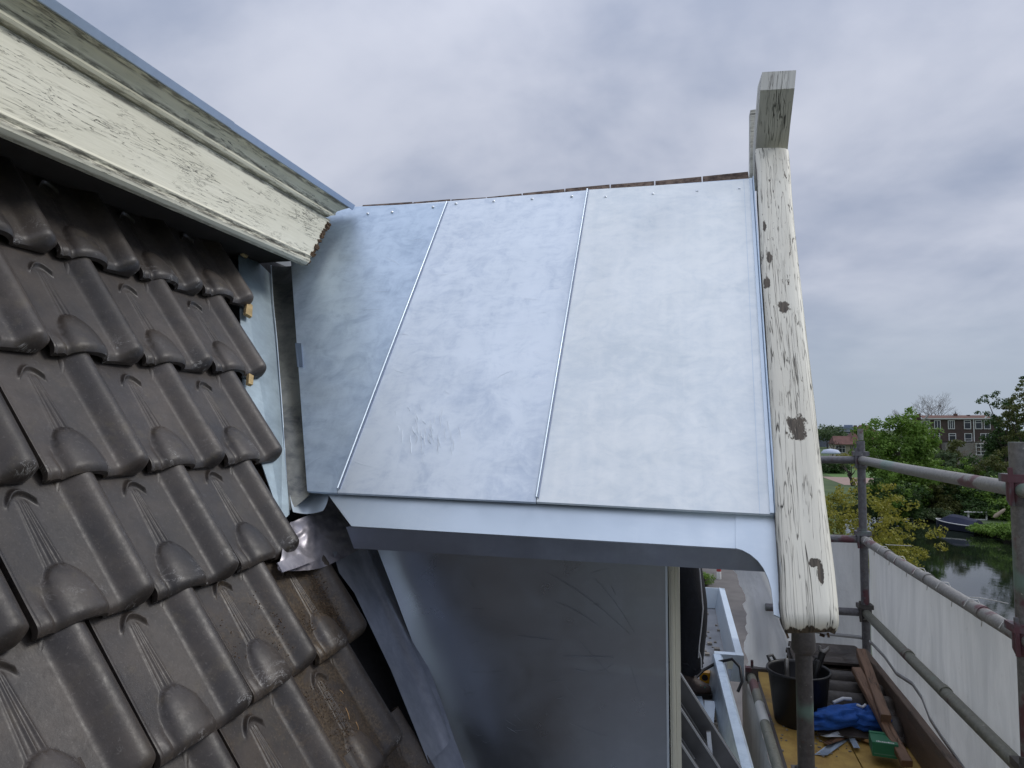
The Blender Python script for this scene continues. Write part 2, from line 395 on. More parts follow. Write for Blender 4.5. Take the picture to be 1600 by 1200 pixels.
def f_deck(nt, b):
    o = nt.obj(); n = nt.noise(o, 9., 6, .65, .5); n2 = nt.noise(nt.vmul(o, (8, 1, 1)), 18., 4)
    c = nt.mix(nt.mapr(n, .3, .7), (.36, .215, .055), (.50, .33, .085))
    c = nt.mix(nt.mapr(n2, .5, .75, 0., .3), c, (.24, .15, .06))
    d = nt.mapr(nt.noise(o, 4.2, 6, .7, .4), .52, .70, 0., .75); c = nt.mix(d, c, (.14, .10, .06))
    nt.put(b.inputs['Base Color'], c); b.inputs['Roughness'].default_value = .7
    nt.put(b.inputs['Normal'], nt.bump(n, .2, .005))
M_DECK = mat('yellow_deck_board', f_deck)
M_PLANK = m_paint('old_plank', (.175, .12, .09), (.12, .085, .065), (.20, .12, .07), crack=.5, flake=.25, cr=(3., 60.), grime=.4)
M_PLANK2 = m_paint('reddish_timber', (.21, .115, .065), (.145, .082, .05), (.07, .045, .03), crack=.5, flake=.3, cr=(3., 60.), grime=.4)
M_BLACKP = m_plain('black_rubber', (.012, .012, .014), .42, 0, .2, 12.)
M_BLUE = m_plain('blue_cloth', (.012, .085, .36), .75, 0, .3, 25., .3)
M_WCLOTH = m_plain('white_cloth', (.6, .62, .66), .8)
M_GREENB = m_plain('green_card', (.02, .155, .075), .5, 0, .12, 10.)
M_PALEG = m_plain('pale_green_print', (.45, .62, .54), .6)
M_STEEL = m_plain('worn_steel', (.30, .29, .28), .4, .8, .3, 30.)
M_ALU = m_plain('dull_aluminium', (.16, .165, .175), .42, .8, .3, 9.)
M_ALUL = m_plain('bright_aluminium_edge', (.55, .57, .60), .35, .85, .1, 9.)
M_TROUS = m_plain('black_trousers', (.008, .009, .013), .85, 0, .3, 30., .3)
M_PIPING = m_plain('reflective_piping', (.55, .56, .58), .5)
M_BOOT = m_plain('brown_boot_leather', (.05, .032, .024), .6, 0, .4, 30., .3)
M_SOLE = m_plain('boot_sole', (.012, .012, .012), .8)
M_LACE = m_plain('green_lace', (.03, .25, .16), .7)
M_SKIN = m_plain('skin', (.48, .28, .20), .5)
M_JACKET = m_plain('dark_jacket', (.02, .022, .03), .85, 0, .2, 20.)
M_HAIR = m_plain('brown_hair', (.05, .03, .02), .8)
M_YEL = m_plain('yellow_plastic', (.75, .36, .01), .4)
M_CONC = m_plain('mortar_dirt', (.30, .27, .23), .9, 0, .5, 60., .6)
M_WOODRAW = m_plain('pale_wood_scrap', (.45, .27, .12), .8, 0, .3, 20.)
M_ROOFGREY = m_plain('flat_roof_grey', (.24, .25, .265), .7, 0, .35, 5., .15)

def m_leaf(name, a, b_, c_, sc=.9, trans=.35):
    def f(nt, b):
        o = nt.obj(); n = nt.noise(o, sc, 3, .6); n2 = nt.noise(o, sc*9, 2)
        c = nt.mix(nt.mapr(n, .35, .65), a, b_); c = nt.mix(nt.mapr(n2, .45, .70), c, c_)
        nt.put(b.inputs['Base Color'], c); b.inputs['Roughness'].default_value = .6; b.inputs['Specular IOR Level'].default_value = .25
        tr = nt.add('ShaderNodeBsdfTranslucent'); nt.put(tr.inputs[0], c)
        mx = nt.add('ShaderNodeMixShader'); mx.inputs[0].default_value = trans
        nt.l.new(b.outputs[0], mx.inputs[1]); nt.l.new(tr.outputs[0], mx.inputs[2])
        nt.l.new(mx.outputs[0], nt.n['Material Output'].inputs[0])
    return mat(name, f)
L_GREEN = m_leaf('leaf_fresh_green', (.085, .165, .028), (.15, .26, .04), (.24, .36, .07))
L_DARK = m_leaf('leaf_dark_green', (.028, .06, .018), (.052, .10, .026), (.085, .15, .04))
L_YELL = m_leaf('leaf_yellow_green', (.16, .18, .025), (.28, .26, .04), (.40, .36, .06), 1.6)
L_OLIVE = m_leaf('leaf_olive', (.065, .09, .025), (.11, .125, .035), (.15, .15, .045))
L_GREY = m_leaf('leaf_grey_green', (.07, .115, .055), (.115, .165, .075), (.17, .22, .10))
L_TAN = m_leaf('twig_tan', (.11, .085, .06), (.16, .13, .10), (.20, .17, .13))
L_RUST = m_leaf('leaf_rusty', (.10, .055, .025), (.15, .09, .03), (.10, .11, .03))
M_BARK = m_plain('bark', (.055, .045, .035), .9, 0, .3, 4., .4)
M_BARKP = m_plain('bark_pale', (.15, .13, .115), .9, 0, .3, 2.)

# ================================================================== GROUND, WATER
GZ, WZ = -9.2, -10.0
def f_ground(nt, b):
    o = nt.obj(); n = nt.noise(o, .12, 6, .6); n2 = nt.noise(o, 2.5, 5, .6)
    c = nt.mix(nt.mapr(n, .4, .6), (.04, .075, .02), (.07, .11, .03)); c = nt.mix(nt.mapr(n2, .5, .7, 0, .4), c, (.09, .085, .045))
    nt.put(b.inputs['Base Color'], c); b.inputs['Roughness'].default_value = .95
M_GROUND = mat('grass_ground', f_ground)
M_LAWN = m_plain('mown_lawn', (.075, .15, .03), .9, 0, .2, .5)
M_ASPH = m_plain('street_brick_grey', (.125, .115, .108), .85, 0, .25, 1.1, .2)
M_PAVE = m_plain('pavement_tiles', (.20, .155, .125), .85, 0, .35, 2.4)
M_PATH = m_plain('pink_clinker_path', (.30, .21, .18), .9, 0, .15, 1.)
M_SOIL = m_plain('bank_soil', (.035, .03, .02), .95, 0, .4, 2., .4)
def f_water(nt, b):
    o = nt.obj(); n = nt.noise(nt.vmul(o, (1., .55, 1.)), 2.2, 5, .6, .4); n2 = nt.noise(o, .25, 3)
    nt.put(b.inputs['Base Color'], nt.mix(nt.mapr(n2, .3, .7), (.006, .010, .007), (.014, .020, .011))); b.inputs['Roughness'].default_value = .03
    b.inputs['Specular IOR Level'].default_value = .5; b.inputs['IOR'].default_value = 1.333
    nt.put(b.inputs['Normal'], nt.bump(n, .055, .05))
M_WATER = mat('canal_water', f_water)

tag(MB().add([(-1500,-1500,WZ),(1500,-1500,WZ),(1500,1500,WZ),(-1500,1500,WZ)], [(0,1,2,3)]).build('canal_water', M_WATER), kind='structure')
def land(name, poly, m, z0=WZ-.3, z1=GZ):
    mb = MB(); mb.slab([(x, y, z0) for x, y in poly], (0, 0, z1-z0)); return tag(mb.build(name, m), kind='structure')
land('quay_ground', [(-1490,-1490),(9.5,-1490),(10.5,30),(13,60),(17,88),(22,92),(30,93),(70,96),(1490,110),(1490,1490),(-1490,1490)], M_GROUND)
land('far_bank', [(26.2,60),(27.6,66),(27.9,71),(27.2,75),(26,80),(25.8,86),(29,95.8),(70,98),(1490,109.9),(1490,-1490),(60,-1490),(24,20)], M_SOIL, WZ-.3, GZ-.35)
land('far_bank_grass', [(28.2,60),(28.8,66),(28.8,71),(28.2,76),(27.5,80),(28,86),(31,94.5),(70,97),(1480,108),(1480,-1480),(66,-1480),(26,20)], M_GROUND, GZ-.345, GZ-.15)
def sheet(name, poly, m, z):
    return tag(MB().add([(x, y, z) for x, y in poly], [tuple(range(len(poly)))]).build(name, m), kind='structure')
sheet('street', [(1.3,-200),(6.4,-200),(6.4,90),(4.,140),(1.,140)], M_ASPH, GZ+.004)
tag(MB().box((-.2,-200,GZ),(1.3,30,GZ+.12)).build('pavement', M_PAVE), kind='structure')
tag(MB().box((-.2,30.,GZ),(1.3,95,GZ+.12)).build('pavement', M_ASPH), kind='structure')
sheet('lawn', [(27,128),(60,128),(60,165),(27,165)], M_LAWN, GZ+.006)
sheet('garden_path', [(25,120),(37,121),(37,135.5),(25,138.5)], M_PATH, GZ+.010)

# ================================================================== THE HOUSE
house = empty('canal_house', (-1.2, 2.0, GZ), 'house with dark glazed tile mansard, weathered cream cornice and new zinc dormer at scaffold height', 'house')

# --- main tile roof
roof = MB()
roof.slab([Vector((0, -2.5, 0)) + NM*-1.19 + UM*1.62, Vector((0, 9, 0)) + NM*-1.19 + UM*1.62, Vector((0, 9, 0)) + NM*-1.19 + UM*-1.05, Vector((0, -2.5, 0)) + NM*-1.19 + UM*-1.05], NM*-.06)
roofo = roof.build('tiled_roof', M_FELT, house)

TW, TG = .29, .315
def sst(a, b, x):
    t = max(0., min(1., (x-a)/(b-a))); return t*t*(3-2*t)
def tile_h(u, v):
    """surface height of the tile, u across 0..1 (roll on the right), v up the slope in metres from the lower edge"""
    x_ = (u-.865)/(.185 if u < .865 else .160); r = max(0., math.cos(min(1., abs(x_))*math.pi/2))**1.15
    dome = 1.
    nose = 1.0
    if v < .032: nose = math.sqrt(max(0., 1-(1-v/.032)**2.2))
    h = .0325*r*dome*nose
    if .03 < u < .69: h -= .003*math.sin(math.pi*(u-.03)/.66)
    h += .0048*(1-sst(.018, .034, u))                       # raised lip along the joint
    if v < .075: h += .009*math.exp(-((u-.085)/.052)**2)*(1-sst(.015, .075, v))   # shoulder beside the joint
    cu = .35; L = .122; t = v/L                             # dome that laps over the roll of the tile below
    e = 1 - (abs(u-cu)/.205)**2.3 - t**2.3
    if e > 0: h = max(h, h*.4 + .0260*e**.5)
    if .10 < v < .272:
        t = (v-.10)/.172; k = (1-.55*t)
        for du, a in ((-.070, .0026), (-.004, .0050), (.058, .0048)):
            h += a*k*math.exp(-((u-(cu-.005+du*k))/(.0105*(1.2-.35*t)))**2)*sst(.105, .125, v)*(1-sst(.258, .270, v))
    if v > .235:
        hv = .285-((u-cu+.012)/.115)**2*.026
        h += .0105*math.exp(-((v-hv)/.0052)**2)*(1-sst(.095, .13, abs(u-cu+.012)))
    if v < .020: h -= .011*(1-v/.020)**2.1
    return h
def tile_mesh(name, nu=70, nv=60, seed=0):
    mb = MB(); rn = random.Random(seed); us = [0, .008, .016, .024, .032, .042] + [.06+i*.02 for i in range(8)] + [.215+i*.0058 for i in range(50)] + [.52+i*.022 for i in range(8)] + [.70+i*.0118 for i in range(25)] + [.992, 1.]; nu = len(us)-1
    vs_ = [0, .0015, .0035, .006, .009, .0125, .017, .022, .028, .034] + [.040 + i*.0044 for i in range(48)] + [.2495 + i*.0019 for i in range(25)] + [.300, .315, .345, .385]
    P = []; a1, a2 = rn.uniform(-.0012, .0012), rn.uniform(-.0012, .0012)
    for v in vs_:
        for u in us:
            rr = 0
            x = (u-1)*TW - .001
            if v < .022 and u > .9: x -= ((u-.9)/.1)*.010*(1-v/.022)**2     # round the corner
            yy = v
            if v < .03 and u > .86: yy += ((u-.86)/.14)**2*.010*(1-v/.03)
            P.append((x*.972, yy, tile_h(u, v) + a1*u*2 + a2*v*4))
    n = nu+1; m = len(vs_)
    F = [(j*n+i, j*n+i+1, (j+1)*n+i+1, (j+1)*n+i) for j in range(m-1) for i in range(nu)]
    mb.add(P, F, None, True)
    # thickness: skirt all round and an underside
    th = .014
    edge = [i for i in range(n)] + [(j*n+nu) for j in range(1, m)] + [((m-1)*n+i) for i in range(nu-1, -1, -1)] + [j*n for j in range(m-2, 0, -1)]
    top = [P[i] for i in edge]; bot = [(p[0], p[1]+(.002 if p[1] < .02 else 0), p[2]-th) for p in top]; k = len(edge)
    mb.add(top+bot, [(i, i+k, (i+1) % k+k, (i+1) % k) for i in range(k)], None, False)
    c = (-.145, .19, -th); mb.add([c]+bot, [(0, (i+1) % k+1, i+1) for i in range(k)], None, False)
    me = mb.mesh(name); me.materials.append(M_TILE); return me
TM = [tile_mesh('roof_tile', seed=i) for i in range(3)]
TILT = math.atan(.0265/TG)
def tile_at(Yr, s, off=0., soil=0., k=0):
    o = bpy.data.objects.new('roof_tile', TM[k % 3]); COL.objects.link(o)
    base = Vector((0, Yr, 0)) + NM*(-1.098+off) + UM*s
    q = Matrix((( 0, UM.x, NM.x, 0), (1, UM.y, NM.y, 0), (0, UM.z, NM.z, 0), (0, 0, 0, 1)))
    rz = random.uniform(-.008, .008); rx = random.uniform(-.005, .005)
    o.parent = roofo; o.matrix_parent_inverse = Matrix.Identity(4)
    M_ = Matrix.Translation(base) @ q @ Matrix.Rotation(-TILT + rx, 4, 'X') @ Matrix.Rotation(rz, 4, 'Z')
    o.matrix_local = Matrix.Translation(-world_loc(roofo)) @ M_ if False else M_
    o['soil'] = soil
    return o
rows = [(1.50, 2.225+.29), (1.185, 2.365), (.862, 2.20), (.543, 2.035), (.238, 1.878), (-.052, 2.005), (-.355, 1.895), (-.665, 1.99), (-.97, 1.83)]
def setmat(o, M_):  # world matrix for a child of an object whose own origin is at world 0
    o.matrix_local = M_
kk = 0
for ri, (s_, yr) in enumerate(rows):
    j = 0
    while True:
        Y = yr - j*TW
        if Y < -.3: break
        if ri == 0 and j == 0: j += 1; continue
        soil = 0.
        if ri >= 5: soil = max(0., 1.05 - j*.42) + (.1 if j < 4 else 0)
        elif ri == 4: soil = .12
        tile_at(Y + random.uniform(-.003, .003), s_ + random.uniform(-.005, .005), random.uniform(-.002, .003), soil, kk); kk += 1; j += 1
# battens seen in the gaps under the tile ends
for s_ in (1.16, .84, .52, .21):
    p = Vector((0, 1.2, 0)) + NM*-1.162 + UM*(s_+.30); q = Vector((0, 2.28-.0, 0)) + NM*-1.162 + UM*(s_+.30)
    MB().beam(p, q, UM, .045, .025).build('batten', M_PLANK2, roofo)

# --- cornice (weathered cream timber eaves board with mouldings and zinc capping)
YE = 2.70; YS = -2.2
prof = [(-1.90,.684),(-1.56,.686),(-1.545,.688),(-1.532,.692),(-1.520,.706),(-1.517,.716),(-1.526,.724),(-1.520,.732),(-1.509,.740),(-1.452,.868),(-1.458,.874)]
ys = [YS + (YE-YS)*i/40 for i in range(41)]
def yend(z): return 2.0 + (z+.222)/math.tan(PSI) - .080
def corn_rings(pr, dy=0.):
    return [[Vector((x, YS + (yend(z)+dy-YS)*i/60, z)) for x, z in pr] for i in range(61)]
def prof_len(pr):
    L = [0]
    for a, b in zip(pr, pr[1:]): L.append(L[-1]+math.hypot(b[0]-a[0], b[1]-a[1]))
    return L
prof_f = [(-1.58,.702),(-1.497,.657),(-1.485,.661),(-1.474,.670),(-1.471,.680),(-1.482,.693),(-1.476,.703),(-1.480,.711),(-1.480,.904),(-1.58,.907)]
r_ = corn_rings(prof_f)
# ragged, rotten end
for k, (x, z) in enumerate(prof_f):
    r_[-1][k].y += random.uniform(-.012, .006)
    r_[-1][k].x -= .0
cornice = empty('cornice', (-1.5, 1., .7), parent=house)
MB().loft(r_, smooth=False).build('fascia_board', M_FASC, cornice)
mold = [(-1.60,.908),(-1.480,.908),(-1.474,.9065),(-1.463,.911),(-1.458,.919),(-1.461,.927),(-1.467,.931),(-1.466,.939),(-1.461,.949),(-1.450,.958),(-1.436,.966),(-1.420,.971),(-1.418,.980),(-1.60,.983)]
mr = corn_rings(mold, .004)
for k in range(len(mold)): mr[-1][k].y += random.uniform(-.014, .004) - (.03 if k < 6 else 0)
MB().loft(mr, smooth=False).build('crown_moulding', M_FASC2, cornice)
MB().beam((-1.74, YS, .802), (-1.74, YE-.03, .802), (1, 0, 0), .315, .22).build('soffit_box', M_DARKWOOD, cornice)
cap = MB()
for a, b in ((YS, 2.005), (2.0, 2.905)):
    dz = .0 if a < 1 else -.003
    cap.slab([(-1.4175+dz, a, .9715), (-1.412+dz, a, .9715), (-1.402+dz, a, .991), (-2.2, a, 1.011), (-2.2, a, 1.003), (-1.4115+dz, a, .984)], (0, b-a, 0))
cap.build('zinc_capping', Z_CAP, cornice)
# rotten end grain
eg = MB()
for i in range(90):
    t = random.random(); x = random.uniform(-1.50, -1.476); z = .672+.215*t; YE = yend(z)+.006
    eg.beam((x, YE-.02, z), (x+random.uniform(-.006, .006), YE+random.uniform(.001, .008), z+random.uniform(-.006, .006)), (1, 0, 0), random.uniform(.005, .011), random.uniform(.006, .014))
eg.build('rotten_end', M_ROTTEN, cornice, kind='stuff')
# flat roof and walls of the house
MB().box((-9, -2.5, .82), (-2.2, 9, .99)).build('flat_roof', M_ROOFGREY, house)
def f_brick(nt, b):
    br = nt.add('ShaderNodeTexBrick'); v = nt.obj(); x, y, z = nt.sep(v)
    cb = nt.add('ShaderNodeCombineXYZ'); nt.put(cb.inputs[0], nt.math('ADD', y, x)); nt.put(cb.inputs[1], z)
    nt.l.new(cb.outputs[0], br.inputs['Vector']); br.inputs['Scale'].default_value = 1.
    br.inputs['Brick Width'].default_value = .21; br.inputs['Row Height'].default_value = .065; br.inputs['Mortar Size'].default_value = .006
    br.inputs['Color1'].default_value = (.16, .075, .05, 1); br.inputs['Color2'].default_value = (.10, .05, .036, 1); br.inputs['Mortar'].default_value = (.2, .18, .16, 1)
    n = nt.noise(v, .8, 4); nt.put(b.inputs['Base Color'], nt.mix(nt.mapr(n, .35, .7, 0, .5), br.outputs[0], (.07, .045, .035))); b.inputs['Roughness'].default_value = .9
M_BRICK = mat('brown_brick', f_brick)
MB().box((-9, -2.5, GZ), (-.02, 4.44, -1.62)).build('wall', M_BRICK, house)

# --- box gutter in front of the dormer and of the neighbouring bay
gut = empty('box_gutter', (.1, 3.5, -1.55), parent=house)
fl = MB(); fl.box((-.75, .6, -1.56), (.165, 4.43, -1.50)); fl.build('gutter_floor', M_ROOFGREY, gut)
ln = MB()
a0, a1 = .6, 4.44
ln.loft([[Vector((x + (0.03*(yv-3)/-1.4 if False else 0) + (.262-.222)*(4.44-yv)/1.4*(1 if yv > 2 else 1)*1.0 - 0., yv, z)) for x, z in
   ((.150,-1.502),(.150,-1.56),(.235,-1.56),(.235,-1.36),(.222,-1.345),(.184,-1.345),(.178,-1.352))] for yv in [4.44 - i*.12 for i in range(26)]], smooth=False)
lno = ln.build('gutter_lining', Z_P1, gut)
MB().box((.236+.0,.7,-1.62),(.238,4.4,-1.45)).build('gutter_board', M_FRAME, gut)
farb = empty('neighbour_gutter', (.1, 5.3, -1.5), parent=house)
MB().box((-.75, 4.45, -1.56), (.275, 6.2, -1.505)).build('roof_deck', M_ROOFGREY, farb)
u = MB()
u.slab([(.275,4.45,-1.50),(.355,4.45,-1.50),(.355,4.45,-1.352),(.312,4.45,-1.345),(.305,4.45,-1.355)], (0, 1.78, 0))
u.build('zinc_kerb', Z_NEW, farb)
u = MB(); u.slab([(-.75,6.2,-1.50),(-.75,6.24,-1.35),(-.75,6.20,-1.345),(-.75,6.165,-1.50)], (1.105, 0, 0)); u.build('zinc_kerb', Z_NEW, farb)
MB().box((.19,4.447,-1.372),(.356,4.50,-1.346)).build('zinc_kerb', Z_NEW, farb)
MB().box((.262,4.452,-1.43),(.350,4.55,-1.376)).build('white_block', M_FRAME, farb)
MB().box((-9, 4.45, GZ), (.12, 6.25, -1.57)).build('wall', M_BRICK, farb)
st = MB()
for i in range(26):
    p = Vector((random.uniform(.08, .27), random.uniform(4.7, 6.), -1.5)); r = random.uniform(.006, .018)
    st.box((p.x-r, p.y-r*1.4, -1.506), (p.x+r, p.y+r, -1.505+r))
st.build('loose_grit', M_CONC, farb, kind='stuff')

# ================================================================== DORMER (part of the house)
dor = empty('dormer', (-.4, 2.9, -1.5), parent=house)
def panel(name, poly, m, t=.010, off=0., amp=.0035, n=18, seed=0.):
    """zinc sheet on the slope between four corners (bl, br, tr, tl), gently uneven, with turned-down edges"""
    bl, br, tr, tl = poly; mb = MB()
    def P(a, b):
        p = bl.lerp(br, a).lerp(tl.lerp(tr, a), b)
        k = mnoise.noise(p*3.1 + Vector((seed, 0, 0)))*amp*1.4 + mnoise.noise(p*9 + Vector((0, seed, 0)))*amp*.35
        e = min(a, 1-a, b, 1-b); k *= min(1, e*9)
        return p + ND*(off+t+k)
    mb.patch(P, n, n)
    rim = [P(i/n, 0) for i in range(n+1)] + [P(1, j/n) for j in range(1, n+1)] + [P(1-i/n, 1) for i in range(1, n+1)] + [P(0, 1-j/n) for j in range(1, n)]
    k = len(rim); low = [p - ND*t for p in rim]
    mb.add(rim+low, [(i, i+k, (i+1) % k + k, (i+1) % k) for i in range(k)])
    return mb.build(name, m, dor)
A = atD(482, 770); B = atD(528, 773); C = atD(838, 788); D_ = atD(1208, 808)
T0 = atD(450, 330); T1 = atD(699, 320); T2 = atD(918, 301); T3 = atD(1174, 285)
panel('zinc_sheet', (A, B, T1, T0), Z_P1, .010, 0, .0022, 18, 1)
panel('zinc_sheet', (B + (C-B)*.004, C, T2, T1 + (T2-T1)*.004), Z_P2, .010, .002, .0022, 18, 5)
panel('zinc_sheet', (C + (D_-C)*.004, D_, T3, T2 + (T3-T2)*.004), Z_P3, .010, .004, .002, 18, 9)
for (a, b, lift) in ((B, T1, .014), (C, T2, .016)):
    d = (b-a).normalized()
    MB().tube([a + d*.012 + ND*(lift+.003), a.lerp(b, .33) + ND*(lift+.005), a.lerp(b, .66) + ND*(lift+.003), b + ND*(lift+.003)], .0034, 8).build('seam', Z_NEW, dor)
    MB().beam(a + d*.012 + ND*(lift-.0015) + Vector((.0062, 0, 0)), b + ND*(lift-.0015) + Vector((.0062, 0, 0)), (1, 0, 0), .0036, .006).build('seam_shade_strip', Z_FAS, dor)  # dark zinc strip stands in for the gap shadow beside the seam
d = (T3-D_).normalized()
MB().beam(D_.lerp(T3, .0) + ND*.016 + Vector((-.004, 0, 0)), T3 + ND*.016 + Vector((-.004, 0, 0)), (1, 0, 0), .010, .010).build('edge_fold', Z_NEW, dor)
MB().beam(D_.lerp(T3, .0) + ND*.012 + Vector((-.034, 0, 0)), T3 + ND*.012 + Vector((-.030, 0, 0)), (1, 0, 0), .0015, .006).build('edge_fold', Z_NEW, dor)
# nails along the ridge
for px in (574, 612, 676, 712, 771, 831, 893, 946, 1020, 1089, 1155):
    t = (px-450)/(1174-450); yy = 330 + (285-330)*t + 7.5 + (3 if px < 700 else 0) - (4 if 650 < px < 930 else 0)
    p = atD(px, yy, .016)
    MB().tube([p - ND*.004, p - ND*.0005, p + ND*.0015], [.0066, .0062, .003], 10).build('nail', M_NAIL, dor)
mk = MB(); rk = random.Random(21)
def mark(x0, y0, x1, y1, w_, bow):
    pts = []
    for i in range(6):
        t = i/5; pts.append(atD(x0+(x1-x0)*t + bow*math.sin(math.pi*t), y0+(y1-y0)*t, .0134))
    mk.tube(pts, [w_*(.3+.7*math.sin(math.pi*(.1+.16*i))) for i in range(6)], 4)
for i in range(46):
    x0 = rk.gauss(662, 26); y0 = rk.gauss(672, 16); L_ = rk.uniform(6, 22); mark(x0, y0, x0+rk.uniform(-2, 5), y0+L_, rk.uniform(.0005, .0012), rk.uniform(-3, 3))
for i in range(34):
    x0 = rk.uniform(500, 1150); y0 = rk.uniform(360, 760); an = rk.uniform(-.5, .6); L_ = rk.uniform(8, 40)
    if x0 < 530 or x0 > 840: continue
    mark(x0, y0, x0+L_*math.cos(an), y0+L_*math.sin(an), rk.uniform(.0003, .0006), rk.uniform(-5, 5))
mk.build('rub_marks', m_plain('pale_rub_mark', (.78, .84, .90), .55, .3, .1), dor, kind='stuff')
# ridge boarding showing behind the top edge of the zinc
edge = [(560, 323.5, 1), (640, 319, 1.5), (700, 315.5, 2.5), (756, 312.5, 3), (813, 306.8, 4), (880, 300, 5), (952, 294, 6.5), (1023, 289, 8), (1098, 282.5, 9.5), (1172, 274, 14)]
for (x0, y0, h0), (x1, y1, h1) in zip(edge, edge[1:]):
    a = atD(x0+1, y0+9, -.012); b = atD(x1-1, y1+ (9 if x1 < 1100 else 12), -.012)
    hh = .030 if x0 < 800 else .036
    a2 = a + UD*(.060 + h0*.0016); b2 = b + UD*(.060 + h1*.0016)
    MB().slab([a, b, jit(b2, .001), jit(a2, .001)], ND*-.02).build('ridge_board', mat('ridge_wood', lambda nt, bb: (nt.put(bb.inputs['Base Color'], nt.mix(nt.mapr(nt.noise(nt.obj(), 30., 5, .7), .35, .65), (.055, .035, .028), (.20, .145, .11))), nt.put(bb.inputs['Roughness'], .9))) if x0 == 560 else bpy.data.materials['ridge_wood'], dor)
# apron strip under the sheets
s0, s1, s2, s3 = atD(512, 772, -.006), atD(1149, 803, -.006), atD(1150, 857, -.006), atD(549, 822, -.006)
MB().slab([s3, s2, s1, s0], ND*-.012).build('apron_strip', Z_NEW, dor)
# rounded drop piece beside the bargeboard
cp = [(1149, 800), (1211, 803), (1222, 966), (1209, 960), (1207.5, 940), (1205, 920), (1200, 903), (1193, 888), (1184, 876), (1172, 866), (1160, 859.5), (1149.6, 856.5)]
MB().slab([atD(x, y, -.003) for x, y in reversed(cp)], ND*-.006).build('drop_piece', Z_NEW, dor)
# dark fascia below the apron
f0 = s3 + Vector((-.02, .002, -.004)); f1 = atD(1204, 857, -.010); 
f0.y += .004; f1 = Vector((f1.x, s2.y+.004, f1.z)); f1.z = s2.z - .006
g0 = atY(553, 857, f0.y+.004); g1 = atY(1204, 894, f1.y+.004)
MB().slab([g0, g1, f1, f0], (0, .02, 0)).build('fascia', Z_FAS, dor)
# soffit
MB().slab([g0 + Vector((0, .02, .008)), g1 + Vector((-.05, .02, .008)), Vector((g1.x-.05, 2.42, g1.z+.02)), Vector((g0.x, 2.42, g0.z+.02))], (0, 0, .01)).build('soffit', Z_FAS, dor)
# cheek: zinc wall, flaring forward along its lower left edge
YC = 2.30
cTL = atY(592, 850, YC); cBL = atY(738, 1235, YC); cTR = atY(1040, 870, YC); cBR = Vector((cTR.x-.002, YC, -1.50))
eL = (cBL-cTL); 
def cheek(a, b):
    l0 = cTL + eL*b*1.0
    z = cTL.z + (-1.50-cTL.z)*b
    xl = cTL.x + (z-cTL.z)*(cBL.x-cTL.x)/(cBL.z-cTL.z)
    zz = z + (cTR.z-cTL.z)*a*(1-b)
    x = xl + (cTR.x-xl)*a
    dist = (x-xl)*.88; W_ = .14*(.8+.6*mnoise.noise(Vector((z*3, 1, 1))))
    yv = YC - .024*max(0, 1-dist/W_)**2.6
    yv += .0024*mnoise.noise(Vector((x*.55, 0, z*6.5))) + .002*math.exp(-((z+.775)/.012)**2)*sst(-.45, -.2, x)*-.7
    yv += .0004*mnoise.noise(Vector((x*4, 3, z*4)))
    return Vector((x, yv, zz))
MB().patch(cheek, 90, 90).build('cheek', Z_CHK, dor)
scm = MB(); rs_ = random.Random(12)
def scratch(p0, p1, w_=.0006, bow=0.):
    n = 6; pts = []
    for i in range(n+1):
        t = i/n; px = p0[0]+(p1[0]-p0[0])*t; py = p0[1]+(p1[1]-p0[1])*t + bow*math.sin(math.pi*t)
        pts.append(atY(px, py, YC-.0052))
    scm.tube(pts, [w_*(.35+.65*math.sin(math.pi*(.1+.8*i/n))) for i in range(n+1)], 4)
for a_ in (((808, 994), (866, 1000), .0009, 0), ((850, 892), (985, 992), .0006, -8), ((868, 940), (940, 982), .0006, -4), ((905, 1000), (960, 1060), .0005, 3), ((880, 1026), (958, 1027), .0009, 0), ((898, 1045), (915, 1050), .0009, 1), ((728, 905), (742, 918), .0006, 0), ((792, 1136), (808, 1146), .0007, 0), ((740, 1050), (790, 1052), .0005, 0), ((890, 1130), (950, 1152), .0005, 2), ((985, 1040), (1000, 1094), .0005, -3), ((955, 916), (962, 930), .0006, 0), ((870, 1092), (880, 1090), .0008, 0), ((930, 905), (992, 990), .0005, -6)):
    scratch(*a_)
for i in range(26):
    x0 = rs_.uniform(700, 1020); y0 = rs_.uniform(880, 1180); an = rs_.uniform(-.5, 1.); L_ = rs_.uniform(6, 34)
    scratch((x0, y0), (x0+L_*math.cos(an), y0+L_*math.sin(an)), rs_.uniform(.0002, .0005), rs_.uniform(-3, 3))
scm.build('scratches', m_plain('bare_scratch', (.34, .37, .41), .5, .6, .2), dor, kind='stuff')
MB().beam((cTR.x+.002, YC-.004, -.385), (cTR.x-.001, YC-.004, -1.5), (1, 0, 0), .007, .012).build('corner_bead', Z_NEW, dor)
# window frame towards the street: corner post seen at the side
post = empty('window_frame', (-.02, 2.3, -1.5), parent=None)
bpy.data.objects.remove(post)
MB().box((-.036, YC-.004, -1.50), (-.018, YC+.06, -.385)).build('window_post', M_FRAME, dor)
MB().box((-.0175, YC+.004, -1.50), (-.004, YC+.075, -.385)).build('window_post', M_FRAME, dor)
MB().box((-.034, YC-.008, -.420), (-.0285+.026, YC+.001, -.386)).build('window_head', M_FRAME, dor) if False else None
MB().box((-.030, YC-.010, -1.50), (-.025, YC-.0045, -.45)).build('post_bead', M_FRAME, dor)
for (a, b) in (((-.05, 2.39, -1.50), (-.004, 3.56, -1.28)), ((-.05, 2.39, -.55), (-.004, 3.56, -.33)), ((-.05, 3.50, -1.28), (-.004, 3.60, -.55)), ((-.05, 2.92, -1.28), (-.006, 2.98, -.55))):
    MB().box(a, b).build('window_rail', M_FRAME, dor)
